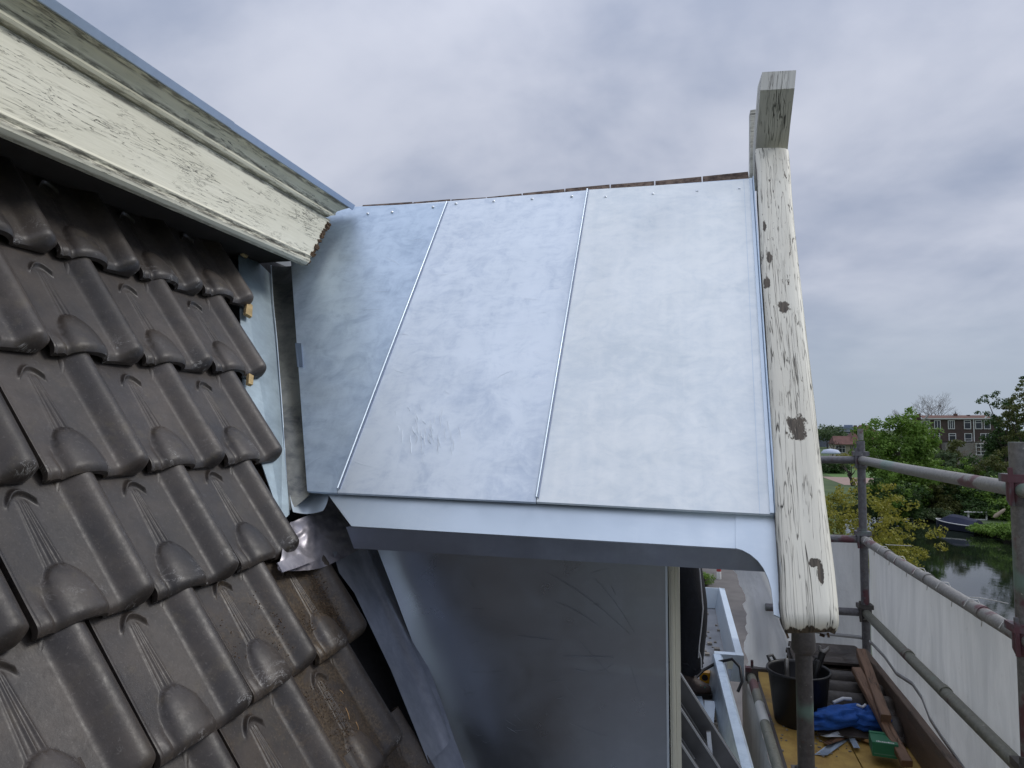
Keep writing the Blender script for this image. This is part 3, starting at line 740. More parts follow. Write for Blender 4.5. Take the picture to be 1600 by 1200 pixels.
MB().box((-.035, 2.40, -1.28), (-.030, 3.50, -.55)).build('window_glass', M_GLASS, dor)
MB().box((-1.2, 3.60, -1.50), (-.004, 3.62, -.30)).build('far_cheek', Z_CHK, dor)
# gable triangle and far slope
MB().slab([(-.02, 2.06, -.33), (-.02, 3.86, -.33), (-.02, 2.95, .90)], (-.03, 0, 0)).build('gable_wall', M_FRAME, dor)
NR = 2.985
MB().slab([(-1.79, NR, 1.005), (.30, NR, 1.005), (.30, 3.95, -.25), (-1.1, 3.95, -.25)], (0, -.01, -.012)).build('far_slope', Z_P2, dor)
# --- bargeboard
rowsb = [(1180, 1233, 232), (1183, 1236, 262), (1184.5, 1238.5, 300), (1187, 1243, 350), (1190, 1249, 410), (1195, 1257, 480), (1200, 1266, 560), (1204, 1275, 630), (1208, 1283, 700), (1211.5, 1291, 775), (1214.5, 1298, 830), (1218, 1305, 885), (1220.5, 1310, 930), (1222, 1312.5, 958)]
rings = []
def bring(l, r, drop=0., hs=1.):
    w_ = (r-l); x = w_.normalized(); W_ = w_.length
    sec = [(0, -.055), (0, -.006), (.004, 0), (.012, .0025)] + [(W_*k/8, .003) for k in range(2, 7)] + [(W_-.016, .0005), (W_-.006, -.004), (W_-.001, -.012), (W_, -.03), (W_, -.13*hs), (0.03, -.13*hs)]
    return [l + x*a + ND*(b*1.0-drop) for a, b in sec]
for (xl, xr, yy) in reversed(rowsb):
    rings.append(bring(atD(xl, yy, .040), atD(xr, yy, .040)))
r0 = rings[0]
pre = []
for (dn, dr) in ((.010, .002), (.020, .008), (.027, .018), (.031, .034)):
    pre.append([p - UD*dn - ND*(dr*(1 if k < 13 else .3)) for k, p in enumerate(r0)])
deep = {0: .045, len(r0)-3: .03, len(r0)-2: .12, len(r0)-1: .12}
for q_, rg in zip((.99, .97, .93, .87), pre):
    cxm = (rg[0].x+rg[len(rg)-3].x)/2
    for k in range(len(rg)): rg[k] = Vector((cxm+(rg[k].x-cxm)*q_, rg[k].y, rg[k].z))
    for k, dd in deep.items(): rg[k] = rg[k] + UD*dd
for k, dd in deep.items(): rings[0][k] = rings[0][k] + UD*dd*.9; rings[1][k] = rings[1][k] + UD*dd*.25
rings = list(reversed(pre)) + rings
for i, rg in enumerate(rings):
    for k in range(len(rg)):
        rg[k] = rg[k] + ND*(mnoise.noise(rg[k]*9)*.0025) + Vector((mnoise.noise(rg[k]*11)*.002, 0, 0))
MB().loft(rings, smooth=True).build('bargeboard', M_BARGE, dor)
# rot at the foot of the bargeboard
rb = MB()
for i in range(5):
    p = rings[2][2].lerp(rings[2][11], random.uniform(.0, .95)) - ND*random.uniform(.006, .05) - UD*random.uniform(.002, .010)
    rb.beam(p, p + Vector((random.uniform(-.012, .012), random.uniform(-.006, .004), random.uniform(-.014, .004))), (1, 0, 0), random.uniform(.002, .007), random.uniform(.002, .006))
rb.build('rotten_foot', M_ROTTEN, dor, kind='stuff')
# zinc upstand against the bargeboard
u0 = [atD(1210, 806, .001), atD(1222, 966, .001), atD(1223, 958, .030), atD(1213.5, 806, .036)]
MB().slab([D_ + ND*.002, D_ + ND*.032 + Vector((.004, 0, 0)), T3 + ND*.030 + Vector((.004, 0, 0)), T3 + ND*.002], (.003, 0, 0)).build('upstand', Z_P1, dor)
q0 = atD(1222, 965, .0); q1 = atD(1211, 806, .0)
MB().slab([q0, q0 + ND*.022 + UD*.01, q0.lerp(q1, .3) + ND*.036, q1 + ND*.036, q1], (.003, 0, 0)).build('upstand', Z_P1, dor)
# crossed head of the far bargeboard, rising over the ridge towards the camera
zl = lambda px, py, yv: atY(px, py, yv)
a0, a1 = atY(1180.5, 233, 3.08), atY(1231, 231, 3.08)
b0, b1 = atY(1188, 141, 2.86), atY(1241.5, 138, 2.86)
c0, c1 = atY(1191, 113, 2.90), atY(1244, 110, 2.90)
bk = Vector((0, .085, .055))
def ring4(l, r): return [l, r, r+bk, l+bk]
cr_ = [ring4(a0 - Vector((0, -.12, .14)), a1 - Vector((0, -.12, .14))), ring4(a0, a1), ring4(a0.lerp(b0, .5) + Vector((0, .006, 0)), a1.lerp(b1, .5) + Vector((0, .006, 0))), ring4(b0, b1)]
top = [c0, c1, c1 + Vector((0, .05, .0)), c0 + Vector((0, .05, .0))]
cr_.append([c0 - Vector((0, .002, 0)), c1 - Vector((0, .002, 0)), b1+bk, b0+bk])
MB().loft(cr_, smooth=False).build('crossed_board_head', M_CROSS, dor)
# small post behind
k0 = atY(1172, 272, 3.20); k1 = atY(1172.5, 172, 3.18)
MB().slab([k0, k0 + Vector((.05, 0, 0)), atY(1183+4, 170, 3.18), k1], (0, .06, 0)).build('king_post', M_CROSS, dor)

# ================================================================== flashings in the valley
# sheet lying on the roof slope beside the tiles
MB().slab([atM(372, 380, -.045), atM(425, 430, -.042), atM(434, 530, -.040), atM(441, 620, -.038), atM(453, 803, -.030), atM(440, 815, -.035), atM(380, 640, -.05)], NM*-.003).build('valley_sheet', m_zinc('zinc_sheet_under_tiles', (.40, .49, .54), (.27, .33, .37), .5, .6, .05, .8, 15., .1), dor)
cl = [(424, 415), (427, 470), (433, 530), (440, 620), (446, 710), (452.5, 798)]
cr2 = [(457, 415), (459.5, 470), (463.5, 530), (470, 620), (476.5, 710), (482, 771)]
def valley(a, b):
    t = b*(len(cl)-1); i = min(int(t), len(cl)-2); f = t-i
    l = atM(cl[i][0]+(cl[i+1][0]-cl[i][0])*f, cl[i][1]+(cl[i+1][1]-cl[i][1])*f, -.038+.008*b)
    r = atD(cr2[i][0]+(cr2[i+1][0]-cr2[i][0])*f+4, cr2[i][1]+(cr2[i+1][1]-cr2[i][1])*f, -.004)
    p = l.lerp(r, a); sag = math.sin(math.pi*a)*.008
    return p + Vector((-.3, .8, -.3)).normalized()*(sag + .002*mnoise.noise(p*14))
MB().patch(valley, 10, 50).build('valley_gutter', Z_OLD, dor)
for i in range(5): pass
MB().tube([atM(x-.6, y, -.034) for x, y in cl], .0022, 6).build('valley_welt', Z_NEW, dor)
# flared foot of the valley gutter
ft = [(453, 770), (484, 768), (516, 773), (512, 782), (500, 800), (480, 803.5), (453.5, 802)]
def foot(a, b):
    l = Vector((453+ (0)*b, 765+38*b, 0)); r = Vector((514-14*b**2, 768+33*b, 0)); p = l.lerp(r, a)
    y = p.y + 4*math.sin(math.pi*a)*b
    w0 = atM(p.x, y, -.028); w1 = atD(p.x, y, .0)
    q = w0.lerp(w1, sst(0., 1., a)*.9)
    return q + NM*(.012*b*b)
MB().patch(foot, 14, 10).build('valley_foot', Z_NEW, dor)
MB().beam(atM(466, 536, -.0), atM(470.5, 572, -.0), (1, 0, 0), .001, .001) 
c_a = atD(461.5, 537, .004); c_b = atD(471, 537, .016); c_c = atD(473.5, 573, .016); c_d = atD(465, 574, .004)
MB().slab([c_d, c_c, c_b, c_a], ND*.003).build('clip', Z_FAS, dor)
for q in (((383, 472), (391, 480), (390, 498), (380, 492)), ((385, 586), (392, 590), (391, 604), (384, 602)), ((377, 388), (386, 392), (384, 404), (375, 398))):
    MB().slab([atM(x, y, -.030) for x, y in q], NM*.012).build('insulation_scrap', M_INSUL, dor)
# crumpled lead corner piece
def crump(a, b):
    L = [Vector((x, y, 0)) for x, y in ((512, 778), (490, 803), (462, 812), (445, 830), (424, 884))]
    Rr = [Vector((x, y, 0)) for x, y in ((521, 780), (535, 808), (545, 835), (554, 858), (556, 861))]
    T = [((513, 774), (519, 777)), ((488, 803), (533, 806)), ((455, 815), (541, 826)), ((445, 840), (548, 846)), ((436, 884), (555, 862))]
    t = b*4; i = min(int(t), 3); f = t-i
    l = Vector((*T[i][0], 0)).lerp(Vector((*T[i+1][0], 0)), f); r = Vector((*T[i][1], 0)).lerp(Vector((*T[i+1][1], 0)), f)
    p = l.lerp(r, a); py = p.y
    if b > .75: py += math.sin(math.pi*a)*(b-.75)*4*13 + (b-.75)*4*(6*(1-a))
    wq = atM(p.x, py, -.012)
    amp = .0055*min(1, b*3)*min(1., (1-a)*5+.3)
    n_ = mnoise.noise(Vector((p.x*.045, py*.05, 2.)))*1.6 + mnoise.noise(Vector((p.x*.11, py*.10, 5.)))*.7 + abs(mnoise.noise(Vector((p.x*.07, py*.06, 9.))))*-1.1
    return wq + NM*(amp*n_ + .02*(a**2))
MB().patch(crump, 46, 46).build('lead_corner', Z_CRUMP, dor)
tg = [(432, 880), (466, 866), (492, 876), (462, 888), (440, 895)]
MB().slab([atM(x, y, .004) for x, y in reversed(tg)], NM*.003).build('lead_tongue', Z_CRUMP, dor)
# side gutter flashing down the cheek: profile of trough and round bead
pL = [(520, 862), (530, 895), (554, 927), (578, 978), (611, 1047), (644, 1128), (670, 1193)]
ptr = [(556, 856), (570, 893), (590, 930), (614, 985), (645, 1055), (673, 1122), (692, 1172)]
pbd = [(573, 855), (588, 893), (603, 928), (630, 982), (659, 1042), (685, 1104), (704, 1154)]
pck = [(596, 854), (609, 893), (622, 929), (647, 985), (675, 1056), (694, 1108), (709, 1152)]
def ip(lst, t):
    t = t*(len(lst)-1); i = min(int(t), len(lst)-2); f = t-i
    return lst[i][0]+(lst[i+1][0]-lst[i][0])*f, lst[i][1]+(lst[i+1][1]-lst[i][1])*f
fr = []
for i in range(49):
    t = i/48
    o1, m1, b1_, k1_ = ip(pL, t), ip(ptr, t), ip(pbd, t), ip(pck, t)
    P0 = atM(*o1, .0); P1 = atM(*m1, -.022); P2 = atM(*b1_, -.014); P3 = atM(*k1_, -.035)
    row = [P0]
    for k in range(1, 8):
        f = k/8; row.append(P0.lerp(P1, f) - NM*(.004*math.sin(math.pi*f)) + NM*.002*mnoise.noise(P0*6))
    row.append(P1)
    for k in range(1, 7):
        f = k/6; row.append(P1.lerp(P2, f) + NM*(.0065*math.sin(math.pi*f*.95)))
    row += [P2.lerp(P3, .2) - NM*.012, P2.lerp(P3, .5) - NM*.016, P3]
    fr.append(row)
mb = MB(); n = len(fr[0])
mb.add([p for r in fr for p in r], [(j*n+i, (j+1)*n+i, (j+1)*n+i+1, j*n+i+1) for j in range(len(fr)-1) for i in range(n-1)], None, True)
mb.build('side_gutter', Z_LEAD, dor)
def lower(a, b):
    l = (662+34*b, 1165+90*b); r = (700+42*b, 1130+110*b)
    p = atM(l[0]+(r[0]-l[0])*a, l[1]+(r[1]-l[1])*a, -.030)
    return p - NM*(.012*math.sin(math.pi*a)) + NM*.002*mnoise.noise(p*9)
MB().patch(lower, 10, 14).build('side_gutter', Z_LEAD, dor)
# soil and moss grains lying in the lower tiles
gr = MB(); rg = random.Random(3)
def grain(px, py, r, off):
    p = atM(px, py, off); q = jit(p, r); a = Vector((rg.uniform(-1, 1), rg.uniform(-1, 1), rg.uniform(-1, 1))).normalized()*r
    b = a.cross(Vector((rg.uniform(-1, 1), rg.uniform(-1, 1), 1))).normalized()*r*.8; c = a.cross(b).normalized()*r*.7
    gr.add([q+a, q-a*.8, q+b, q-b, q+c, q-c], [(0,2,4),(0,4,3),(1,4,2),(1,3,4),(0,5,2),(0,3,5),(1,2,5),(1,5,3)])
for (x0, y0, x1, y1, wd, n_) in ((492, 903, 520, 985, 13, 420), (505, 940, 540, 985, 8, 200), (470, 960, 490, 985, 5, 70), (500, 1065, 560, 1170, 14, 420), (560, 1040, 618, 1150, 9, 380), (430, 950, 462, 1020, 10, 90), (470, 1080, 500, 1120, 8, 70), (395, 930, 440, 1010, 16, 60), (350, 980, 400, 1060, 20, 50)):
    for i in range(n_):
        t = rg.random(); px = x0+(x1-x0)*t + rg.gauss(0, wd*.6); py = y0+(y1-y0)*t + rg.gauss(0, wd*.8)
        if py > 992 and px > 548+(py-1014)*.53: continue
        grain(px, py, rg.choice((.0012, .0016, .0022, .003)), rg.uniform(-.026, -.012))
M_GRAIN = m_plain('soil_crumbs', (.085, .055, .032), .95, 0, .7, 90.)
gr.build('soil_crumbs', M_GRAIN, roofo, kind='stuff')
sw = MB()
for (x0, y0, x1, y1) in ((540, 1106, 546, 1124), (531, 1078, 536, 1084), (556, 1128, 560, 1140)):
    sw.tube([atM(x0, y0, -.008), atM((x0+x1)/2+1, (y0+y1)/2, -.004), atM(x1, y1, -.010)], .0011, 5)
sw.build('straw', M_WOODRAW, roofo, kind='stuff')

# ================================================================== SCAFFOLD
XS = 1.10; YF = 4.80; YN = 2.70; RT = .0245
scaf = empty('scaffold', (.8, 2.5, GZ), 'steel tube scaffold with yellow deck and three guard rails on the canal side', 'scaffold')
def tb(name, pts, m, r=RT, n=16): return MB().tube(pts, r, n).build(name, m, scaf)
zt, zm, zl_ = -.213, -.700, -1.143
tb('post', [(XS, YF, GZ), (XS, YF, -1.8), (XS, YF, -.095)], T_RED, .024)
tb('post', [(XS, YN, GZ), (XS, YN, -1.8), (XS, YN, -.055)], T_POST, .0255)
tb('post', [(XS, .45, GZ), (XS, .45, -.08)], T_GREY)
tb('post', [(.385, 2.5, GZ), (.385, 2.5, -1.6), (.385, 2.5, -.70)], T_DARK, .0262)
tb('spigot', [(.385, 2.5, -.735), (.385, 2.5, -.72), (.385, 2.5, -.665), (.385, 2.5, -.62)], T_DARK, [.030, .038, .036, .034], 18)
tb('collar', [(.385, 2.5, -1.15), (.385, 2.5, -1.10), (.385, 2.5, -1.095)], T_DARK, [.036, .036, .030], 18)
MB().box((.345, 2.455, -1.165), (.425, 2.545, -1.11)).build('coupler', T_DARK, scaf)
for i, z in enumerate((zt, zm, zl_)):
    m = (T_GREY, T_GREY, T_OLIVE)[i]
    tb('guard_rail', [(XS+.0, YF-.02, z), (XS, YN+1.2, z-.004), (XS, YN+.03, z)], m, (.0262, .0255, .0255)[i])
    tb('guard_rail', [(XS, YN-.03, z), (XS, .45, z), (XS, -1.2, z)], m)
    tb('end_rail', [(.52, YF+.0, z), (XS-.02, YF, z)], T_RED, .0235)
for z in (zt, zm, zl_):
    for (xx, yy) in ((XS, YF), (XS, YN)):
        c = MB(); c.tube([(xx, yy, z-.052), (xx, yy, z-.035), (xx, yy, z+.035), (xx, yy, z+.05)], [.030, .037, .037, .028], 12)
        c.box((xx-.046, yy-.036, z+.026), (xx+.040, yy+.036, z+.052))
        c.beam((xx-.036, yy-.03, z+.075), (xx-.034, yy-.03, z-.05), (0, 1, 0), .010, .012)
        c.build('coupler', T_RED if z != zl_ else T_DARK, scaf)
for (yy, z) in ((4.25, zm), (3.62, zm), (3.02, zm), (3.95, zl_), (3.45, zl_)):
    tb('sleeve', [(XS, yy, z), (XS, yy+.045, z)], T_GREY if z == zm else T_OLIVE, .0282)
MB().tube([(XS, YF, -.09), (XS, YF, -.02)], .017, 10).build('post_pin', T_GREY, scaf)
# deck boards
x = .445
for i, wdt in enumerate((.325, .325)):
    MB().box((x, -1.2, -1.545), (x+wdt-.006, 2.32, -1.500)).build('deck_board', M_DECK, scaf)
    MB().box((x, 2.328, -1.545), (x+wdt-.006, 4.66, -1.500)).build('deck_board', M_DECK, scaf)
    x += wdt
MB().box((.428, 2.3, -1.555), (.4435, 4.66, -1.490)).build('deck_lip', T_DARK, scaf)
MB().box((.428, -1.2, -1.555), (.4435, 2.29, -1.490)).build('deck_lip', T_DARK, scaf)
MB().box((.40, 4.668, -1.56), (1.08, 4.70, -1.485)).build('end_transom', T_DARK, scaf)
tb('ledger', [(.392, -1.2, -1.452), (.392, 3.0, -1.452), (.392, 4.42, -1.452)], T_OLIVE, .0245)
tb('tape_band', [(.392, 3.74, -1.452), (.392, 3.98, -1.452)], M_WHITE, .0253)
c = MB(); c.box((.36, 4.40, -1.475), (.43, 4.44, -1.40)); c.tube([(.398, 4.42, -1.42), (.398, 4.42, -1.36)], .008, 8); c.build('coupler', T_DARK, scaf)
tb('ledger', [(XS, -1.2, -1.62), (XS, YF, -1.62)], T_GREY)
for yy in (.45, YN, YF): tb('transom', [(.36, yy, -1.60), (XS, yy, -1.60)], T_GREY)

# ---------------- sheeting
def wr(p, k=1.): return k*(.010*mnoise.noise(Vector((p[0]*2.4, p[1]*2.0, p[2]*1.1))) + .0045*mnoise.noise(Vector((p[0]*7, p[1]*7+p[2]*2.5, p[2]*4))))
def side(a, b):
    y = YF+.075 - a*5.9; z = zm-.022 + .014*math.sin(a*40)*(1-b) - b*1.25
    return Vector((XS+.040 + wr((0, y, z), 3.2)*(.3+b), y, z))
s1 = MB().patch(side, 150, 26).build('debris_sheet', M_SHEET)
tag(s1, 'long pale grey debris sheet hanging along the canal side of the scaffold', 'sheeting', 'grey debris sheets on the scaffold')
s1['kind'] = 'stuff'; del s1['kind']
for k in range(9):
    yy = YF-.12-k*.31
    MB().tube([(XS-.030, yy, zm), (XS-.012, yy, zm+.029), (XS+.018, yy, zm+.027), (XS+.037, yy, zm-.01), (XS+.030, yy+.006, zm-.075)], .0022, 5).build('tie', M_WHITE, s1)
def endf(a, b):
    z = zm-.02 - b*1.2
    zz = z
    xl = .40 + .03*mnoise.noise(Vector((0, 1, z*11))) + .014*mnoise.noise(Vector((3, 1, z*33)))
    if z > -1.12: xl = .315 + (-.88-z)*.42 + .030*mnoise.noise(Vector((0, 1, z*11))) + .014*mnoise.noise(Vector((3, 1, z*33)))
    xl = max(xl, .28) if z > -1.12 else max(xl, .385)
    x = xl + (XS+.04-xl)*a
    y = YF+.045 + wr((x, 2, z), 3.) + .05*math.exp(-((x-.46)/.05)**2)*math.sin(z*6) + .03*math.exp(-((x-.56 + (z+1.1)*.35)/.03)**2)
    return Vector((x, y, zz))
s2 = MB().patch(endf, 70, 60).build('debris_sheet', M_SHEET)
tag(s2, 'crumpled pale debris sheet with a ragged edge closing the far end of the scaffold', 'sheeting', 'grey debris sheets on the scaffold')
def inner(a, b):
    y = 4.72 - a*3.6; z = -1.50 - b*1.6
    return Vector((.372 + .02*math.sin(y*9+z*2)*b - .05*b + wr((1, y, z), 2.), y, z))
s3 = MB().patch(inner, 60, 20).build('debris_sheet', M_SHEET)
tag(s3, 'smoky grey sheet hanging below the inner ledger between gutter and yellow deck', 'sheeting', 'grey debris sheets on the scaffold')
# grey ribbon standing in for the shadow of a rope behind the sheets
sp = [(1265, 984), (1290, 990), (1345, 996), (1362, 1005), (1382, 1026), (1400, 1052), (1425, 1068), (1440, 1090), (1452, 1122), (1470, 1150), (1490, 1178), (1512, 1210)]
pp = [atY(px, py, YF+.012) if px < 1346 else atX(px, py, XS+.022) for px, py in sp]
mb = MB(); fr = []
for p in pp: fr.append([p + Vector((0, 0, .011)), p - Vector((0, 0, .011))])
mb.add([q for r in fr for q in r], [(2*i, 2*i+1, 2*i+3, 2*i+2) for i in range(len(fr)-1)], None, True)
so_ = mb.build('rope_shadow_band', M_ROPESHADE, None, solid=.002); tag(so_, 'thin grey ribbon standing in for a rope shadow in a wavy line across the debris sheets', 'shadow band')
o = MB().tube([atX(1506, 933, XS+.03), atX(1530, 934, XS+.034), atX(1552, 938, XS+.03), atX(1575, 943, XS+.03)], .0016, 6).build('cord', M_WHITE)
tag(o, 'short white cord sticking up over the middle guard rail', 'cord')
o = MB().tube([atX(1384, 851, XS+.02), atX(1402, 852, XS+.04), atX(1424, 853, XS+.02)], .0018, 6).build('cord', M_WHITE)
tag(o, 'white cord end above the guard rail beside the yellow tree', 'cord')

# ================================================================== THINGS ON THE DECK
DZ = -1.500
def plank(name, p, q, wdir, wd, ht, m, label, cat='plank'):
    p, q = Vector(p), Vector(q); mb = MB(); L = q-p; n = 14; a = L.normalized(); wv = Vector(wdir); wv = (wv-a*wv.dot(a)).normalized(); h = a.cross(wv)
    rings = []; b = .004
    for i in range(n+1):
        c = p.lerp(q, i/n) + wv*.003*mnoise.noise(p*3+Vector((i*.4, 0, 0))) + h*.003*mnoise.noise(p*5+Vector((0, i*.5, 0)))
        W, H = wd/2, ht/2
        rings.append([c + wv*x + h*y for x, y in ((-W+b,-H),(W-b,-H),(W,-H+b),(W,H-b),(W-b,H),(-W+b,H),(-W,H-b),(-W,-H+b))])
    return tag(mb.loft(rings).build(name, m), label, cat)
plank('toe_plank', (1.045, 4.62, DZ+.095), (1.020, 1.9, DZ+.095), (1, 0, 0), .035, .19, M_PLANK, 'wide brown plank standing on edge along the foot of the side sheet')
a = atZ(1338, 1047, DZ+.235); b = atZ(1417, 1194, DZ+.06)
plank('timber_batten', a, b, (1, 0, 0), .046, .032, M_PLANK2, 'narrow reddish batten lying across the tiles, left of the other timber')
a = atZ(1345, 1020, DZ+.27); b = atZ(1384, 1125, DZ+.15)
plank('timber_batten', a, b, (1, 0, 0), .045, .05, M_PLANK2, 'thick orange brown timber leaning on the edge of the toe plank')

# bucket
bx, by = .578, 3.93
bk_ = empty('rubber_bucket', (bx, by, DZ), 'black rubber builder bucket full of hand tools behind the dark scaffold pole', 'bucket')
mb = MB(); NB = 40
def circ(r, z, n=NB):
    r *= .91
    return [Vector((bx + r*math.cos(2*math.pi*k/n), by + r*math.sin(2*math.pi*k/n), DZ+z)) for k in range(n)]
mb.loft([circ(.128, .002), circ(.133, .012), circ(.162, .25), circ(.170, .253), circ(.172, .260), circ(.169, .266), circ(.160, .264), circ(.157, .25), circ(.126, .03), circ(.02, .028)], smooth=True)
mb.build('bucket_body', M_BLACKP, bk_)
for s in (-1, 1):
    MB().tube([Vector((bx+s*.125, by+.09, DZ+.262)), Vector((bx+s*.135, by+.105, DZ+.285)), Vector((bx+s*.108, by+.130, DZ+.285)), Vector((bx+s*.095, by+.12, DZ+.262))], .008, 8).build('bucket_handle', M_BLACKP, bk_)
tools = [(-.085, .03, -.06, .05, .30, .012, M_STEEL, 'steel bar with a worn tip leaning on the left inside of the bucket'), (.045, -.02, .055, .06, .33, .012, M_STEEL, 'bright round handle sticking up right of the pole in the bucket'), (.07, -.03, .115, .02, .31, .014, M_BLACKP, 'black tool grip leaning to the right rim of the bucket'), (.03, .02, .15, .06, .34, .015, M_STEEL, 'grey pliers with open jaws at the right side of the bucket')]
for (ax, ay, cx_, cy_, h, r, m, lab) in tools:
    p = Vector((bx+ax*.6, by+ay*.6, DZ+.05)); q = Vector((bx+cx_*.85, by+cy_*.85, DZ+h))
    if 'pliers' in lab:
        e = empty('pliers', p, lab, 'tool'); d = (q-p).normalized()
        MB().tube([p, q], [.012, .017], 10).build('grip', M_BLACKP, e)
        MB().tube([q, q+Vector((.020, 0, .012)), q+Vector((.030, 0, .030))], [.012, .010, .006], 8).build('jaw', M_STEEL, e)
        MB().tube([q, q+Vector((-.016, 0, .016)), q+Vector((-.012, 0, .032))], [.012, .009, .006], 8).build('jaw', M_STEEL, e)
    else:
        tag(MB().tube([p, p.lerp(q, .75), q.lerp(p, .03), q], [r*.8, r, r, r*.6], 10).build('hand_tool', m), lab, 'tool')

# spare roof tiles on the deck
sp_lab = ['lowest', 'second from the bottom', 'third from the bottom', 'fourth from the bottom', 'second from the top', 'topmost']
def spare(M_, k, label, grp='spare roof tiles on the deck'):
    o = bpy.data.objects.new('spare_roof_tile', TM[k % 3]); COL.objects.link(o); o.matrix_world = M_; o['soil'] = 0.
    return tag(o, label, 'roof tile', grp)
for i in range(6):
    mm = Matrix.Translation((1.0 + random.uniform(-.012, .008), 4.60+random.uniform(-.008, .008), DZ+.018+i*.034)) @ Matrix.Rotation(R(90)+random.uniform(-.03, .03), 4, 'Z')
    spare(mm @ Matrix.Rotation(R(0), 4, 'X'), i, 'dark spare roof tile lying %s in the stack behind the bucket' % sp_lab[i])
for i, (yy, z, tx, lab) in enumerate(((4.20, .135, 33, 'dark tile leaning against the tile stack, furthest back of three'), (4.09, .105, 29, 'dark tile leaning against the tile stack, in the middle of three'), (3.98, .070, 24, 'dark tile with clips leaning in front of the stack, nearest of three'))):
    mm = Matrix.Translation((1.005+.01*i, yy, DZ+.022+.285*math.sin(R(tx)))) @ Matrix.Rotation(R(tx), 4, 'X') @ Matrix.Rotation(R(88), 4, 'Z')
    spare(mm @ Matrix.Translation((0, 0, .0)), i, lab)
# nearer tiles
for (x_, y_, z_, rz, lab) in ((1.035, 3.24, .052, 92, 'dark spare tile lying under the zinc offcuts beside the green box'), (1.03, 2.74, .018, 4, 'dark tile lying flat under the green box at the bottom edge')):
    spare(Matrix.Translation((x_, y_, DZ+z_)) @ Matrix.Rotation(R(rz), 4, 'Z'), 1, lab)

# blue cloth bundle
cc = atZ(1322, 1126, DZ+.075)
def lump(c, rx, ry, rz, rot, n=40, m_=28, amp=.35, seed=0., cut=None):
    mb = MB(); rings = []
    for i in range(m_+1):
        th = math.pi*(i/m_); ring = []
        for k in range(n):
            ph = 2*math.pi*k/n; d = Vector((math.cos(th), math.sin(th)*math.cos(ph), math.sin(th)*math.sin(ph)))
            f = 1 + amp*mnoise.noise(Vector((d.x*1.3+seed, d.y*2.6, d.z*2.6))) - amp*.9*abs(mnoise.noise(Vector((d.x*2.2, d.y*5+seed, d.z*5))))
            p = Vector((d.x*rx*f, d.y*ry*f, max(d.z*rz*f, -rz*.62))); p.rotate(Matrix.Rotation(rot, 3, 'Z')); ring.append(c+p)
        rings.append(ring)
    return mb.loft(rings, caps=False, smooth=True)
cl_ = empty('blue_jacket', cc, 'crumpled bright blue jacket with white trim lying between tile stack and timber', 'jacket')
lump(cc + Vector((-.035, -.01, .015)), .175, .062, .060, R(24), seed=1.).build('sleeve', M_BLUE, cl_)
lump(cc + Vector((.085, .02, .01)), .105, .085, .060, R(-15), seed=4.).build('body', M_BLUE, cl_)
MB().tube([cc + Vector((-.05, .035, .068)), cc + Vector((.0, .055, .085)), cc + Vector((.04, .07, .080))], .008, 8).build('trim', M_WCLOTH, cl_)
MB().tube([cc + Vector((.055, .02, .072)), cc + Vector((.075, .0, .070)), cc + Vector((.095, .03, .072))], .006, 8).build('trim', M_WCLOTH, cl_)
o = lump(atZ(1300, 1117, DZ+.03), .05, .04, .03, 0, 16, 10, seed=8.).build('grey_rag', m_plain('grey_rag', (.14, .15, .18), .9)); tag(o, 'small grey rag between the bucket and the blue jacket', 'rag')

# green box
gp = atZ(1380, 1153, DZ+.105); gb = empty('screw_box', (gp.x, gp.y, DZ+.045), 'small green cardboard screw box standing on the dark tiles beside the batten', 'box')
G = Matrix.Translation((gp.x, gp.y, DZ+.045)) @ Matrix.Rotation(R(-7), 4, 'Z')
def gbox(a, b, name, m):
    mb = MB(); mb.box(a, b); mb.v = [tuple(G @ Vector(v)) for v in mb.v]; return mb.build(name, m, gb)
gbox((-.052, -.060, 0), (.052, .062, .060), 'carton', M_GREENB)
gbox((-.051, .040, .0605), (.051, .061, .0625), 'flap', M_GREENB)
for i, (x0, ww, h) in enumerate(((-.034, .005, .010), (-.027, .007, .013), (-.018, .005, .009), (-.011, .006, .010), (-.003, .007, .009), (.006, .005, .009), (.013, .007, .013), (.022, .006, .010), (.030, .007, .010))):
    gbox((x0, -.052, .0603), (x0+ww, -.052+h, .0608), 'print', M_WHITE)
gbox((-.045, -.0606, .010), (.042, -.0602, .014), 'print', m_plain('dull_green_print', (.10, .24, .16), .6))

# zinc offcuts and small scraps
def offcut(pts, z, m, label, th=.0015, bend=0.):
    P = [atZ(x, y, z) for x, y in pts]
    for i, p in enumerate(P): p.z += bend*((i % 2)*2-1)
    return tag(MB().slab(P, (0, 0, th)).build('zinc_offcut', m), label, 'offcut', 'metal offcuts')
offcut([(1272, 1178), (1292, 1182), (1333, 1150), (1320, 1146)], DZ+.006, Z_P1, 'long blue grey zinc offcut on the yellow deck right of the pole', bend=.004)
offcut([(1282, 1146), (1290, 1155), (1328, 1148), (1320, 1140)], DZ+.03, Z_P3, 'bright crumpled zinc offcut lying below the blue jacket', bend=.010)
offcut([(1285, 1158), (1294, 1166), (1324, 1152), (1318, 1146)], DZ+.018, M_PLANK2, 'brown folded sheet scrap among the zinc offcuts', bend=.006)
offcut([(1326, 1152), (1336, 1156), (1344, 1168), (1334, 1170)], DZ+.02, Z_P1, 'short zinc offcut lying against the dark tile', bend=.004)
o = MB().beam(atZ(1346, 1152, DZ+.02), atZ(1362, 1158, DZ+.02), (0, 1, 0), .035, .012).build('wood_scrap', M_WOODRAW); tag(o, 'small orange wood scrap left of the green box', 'wood scrap')
ch = MB()
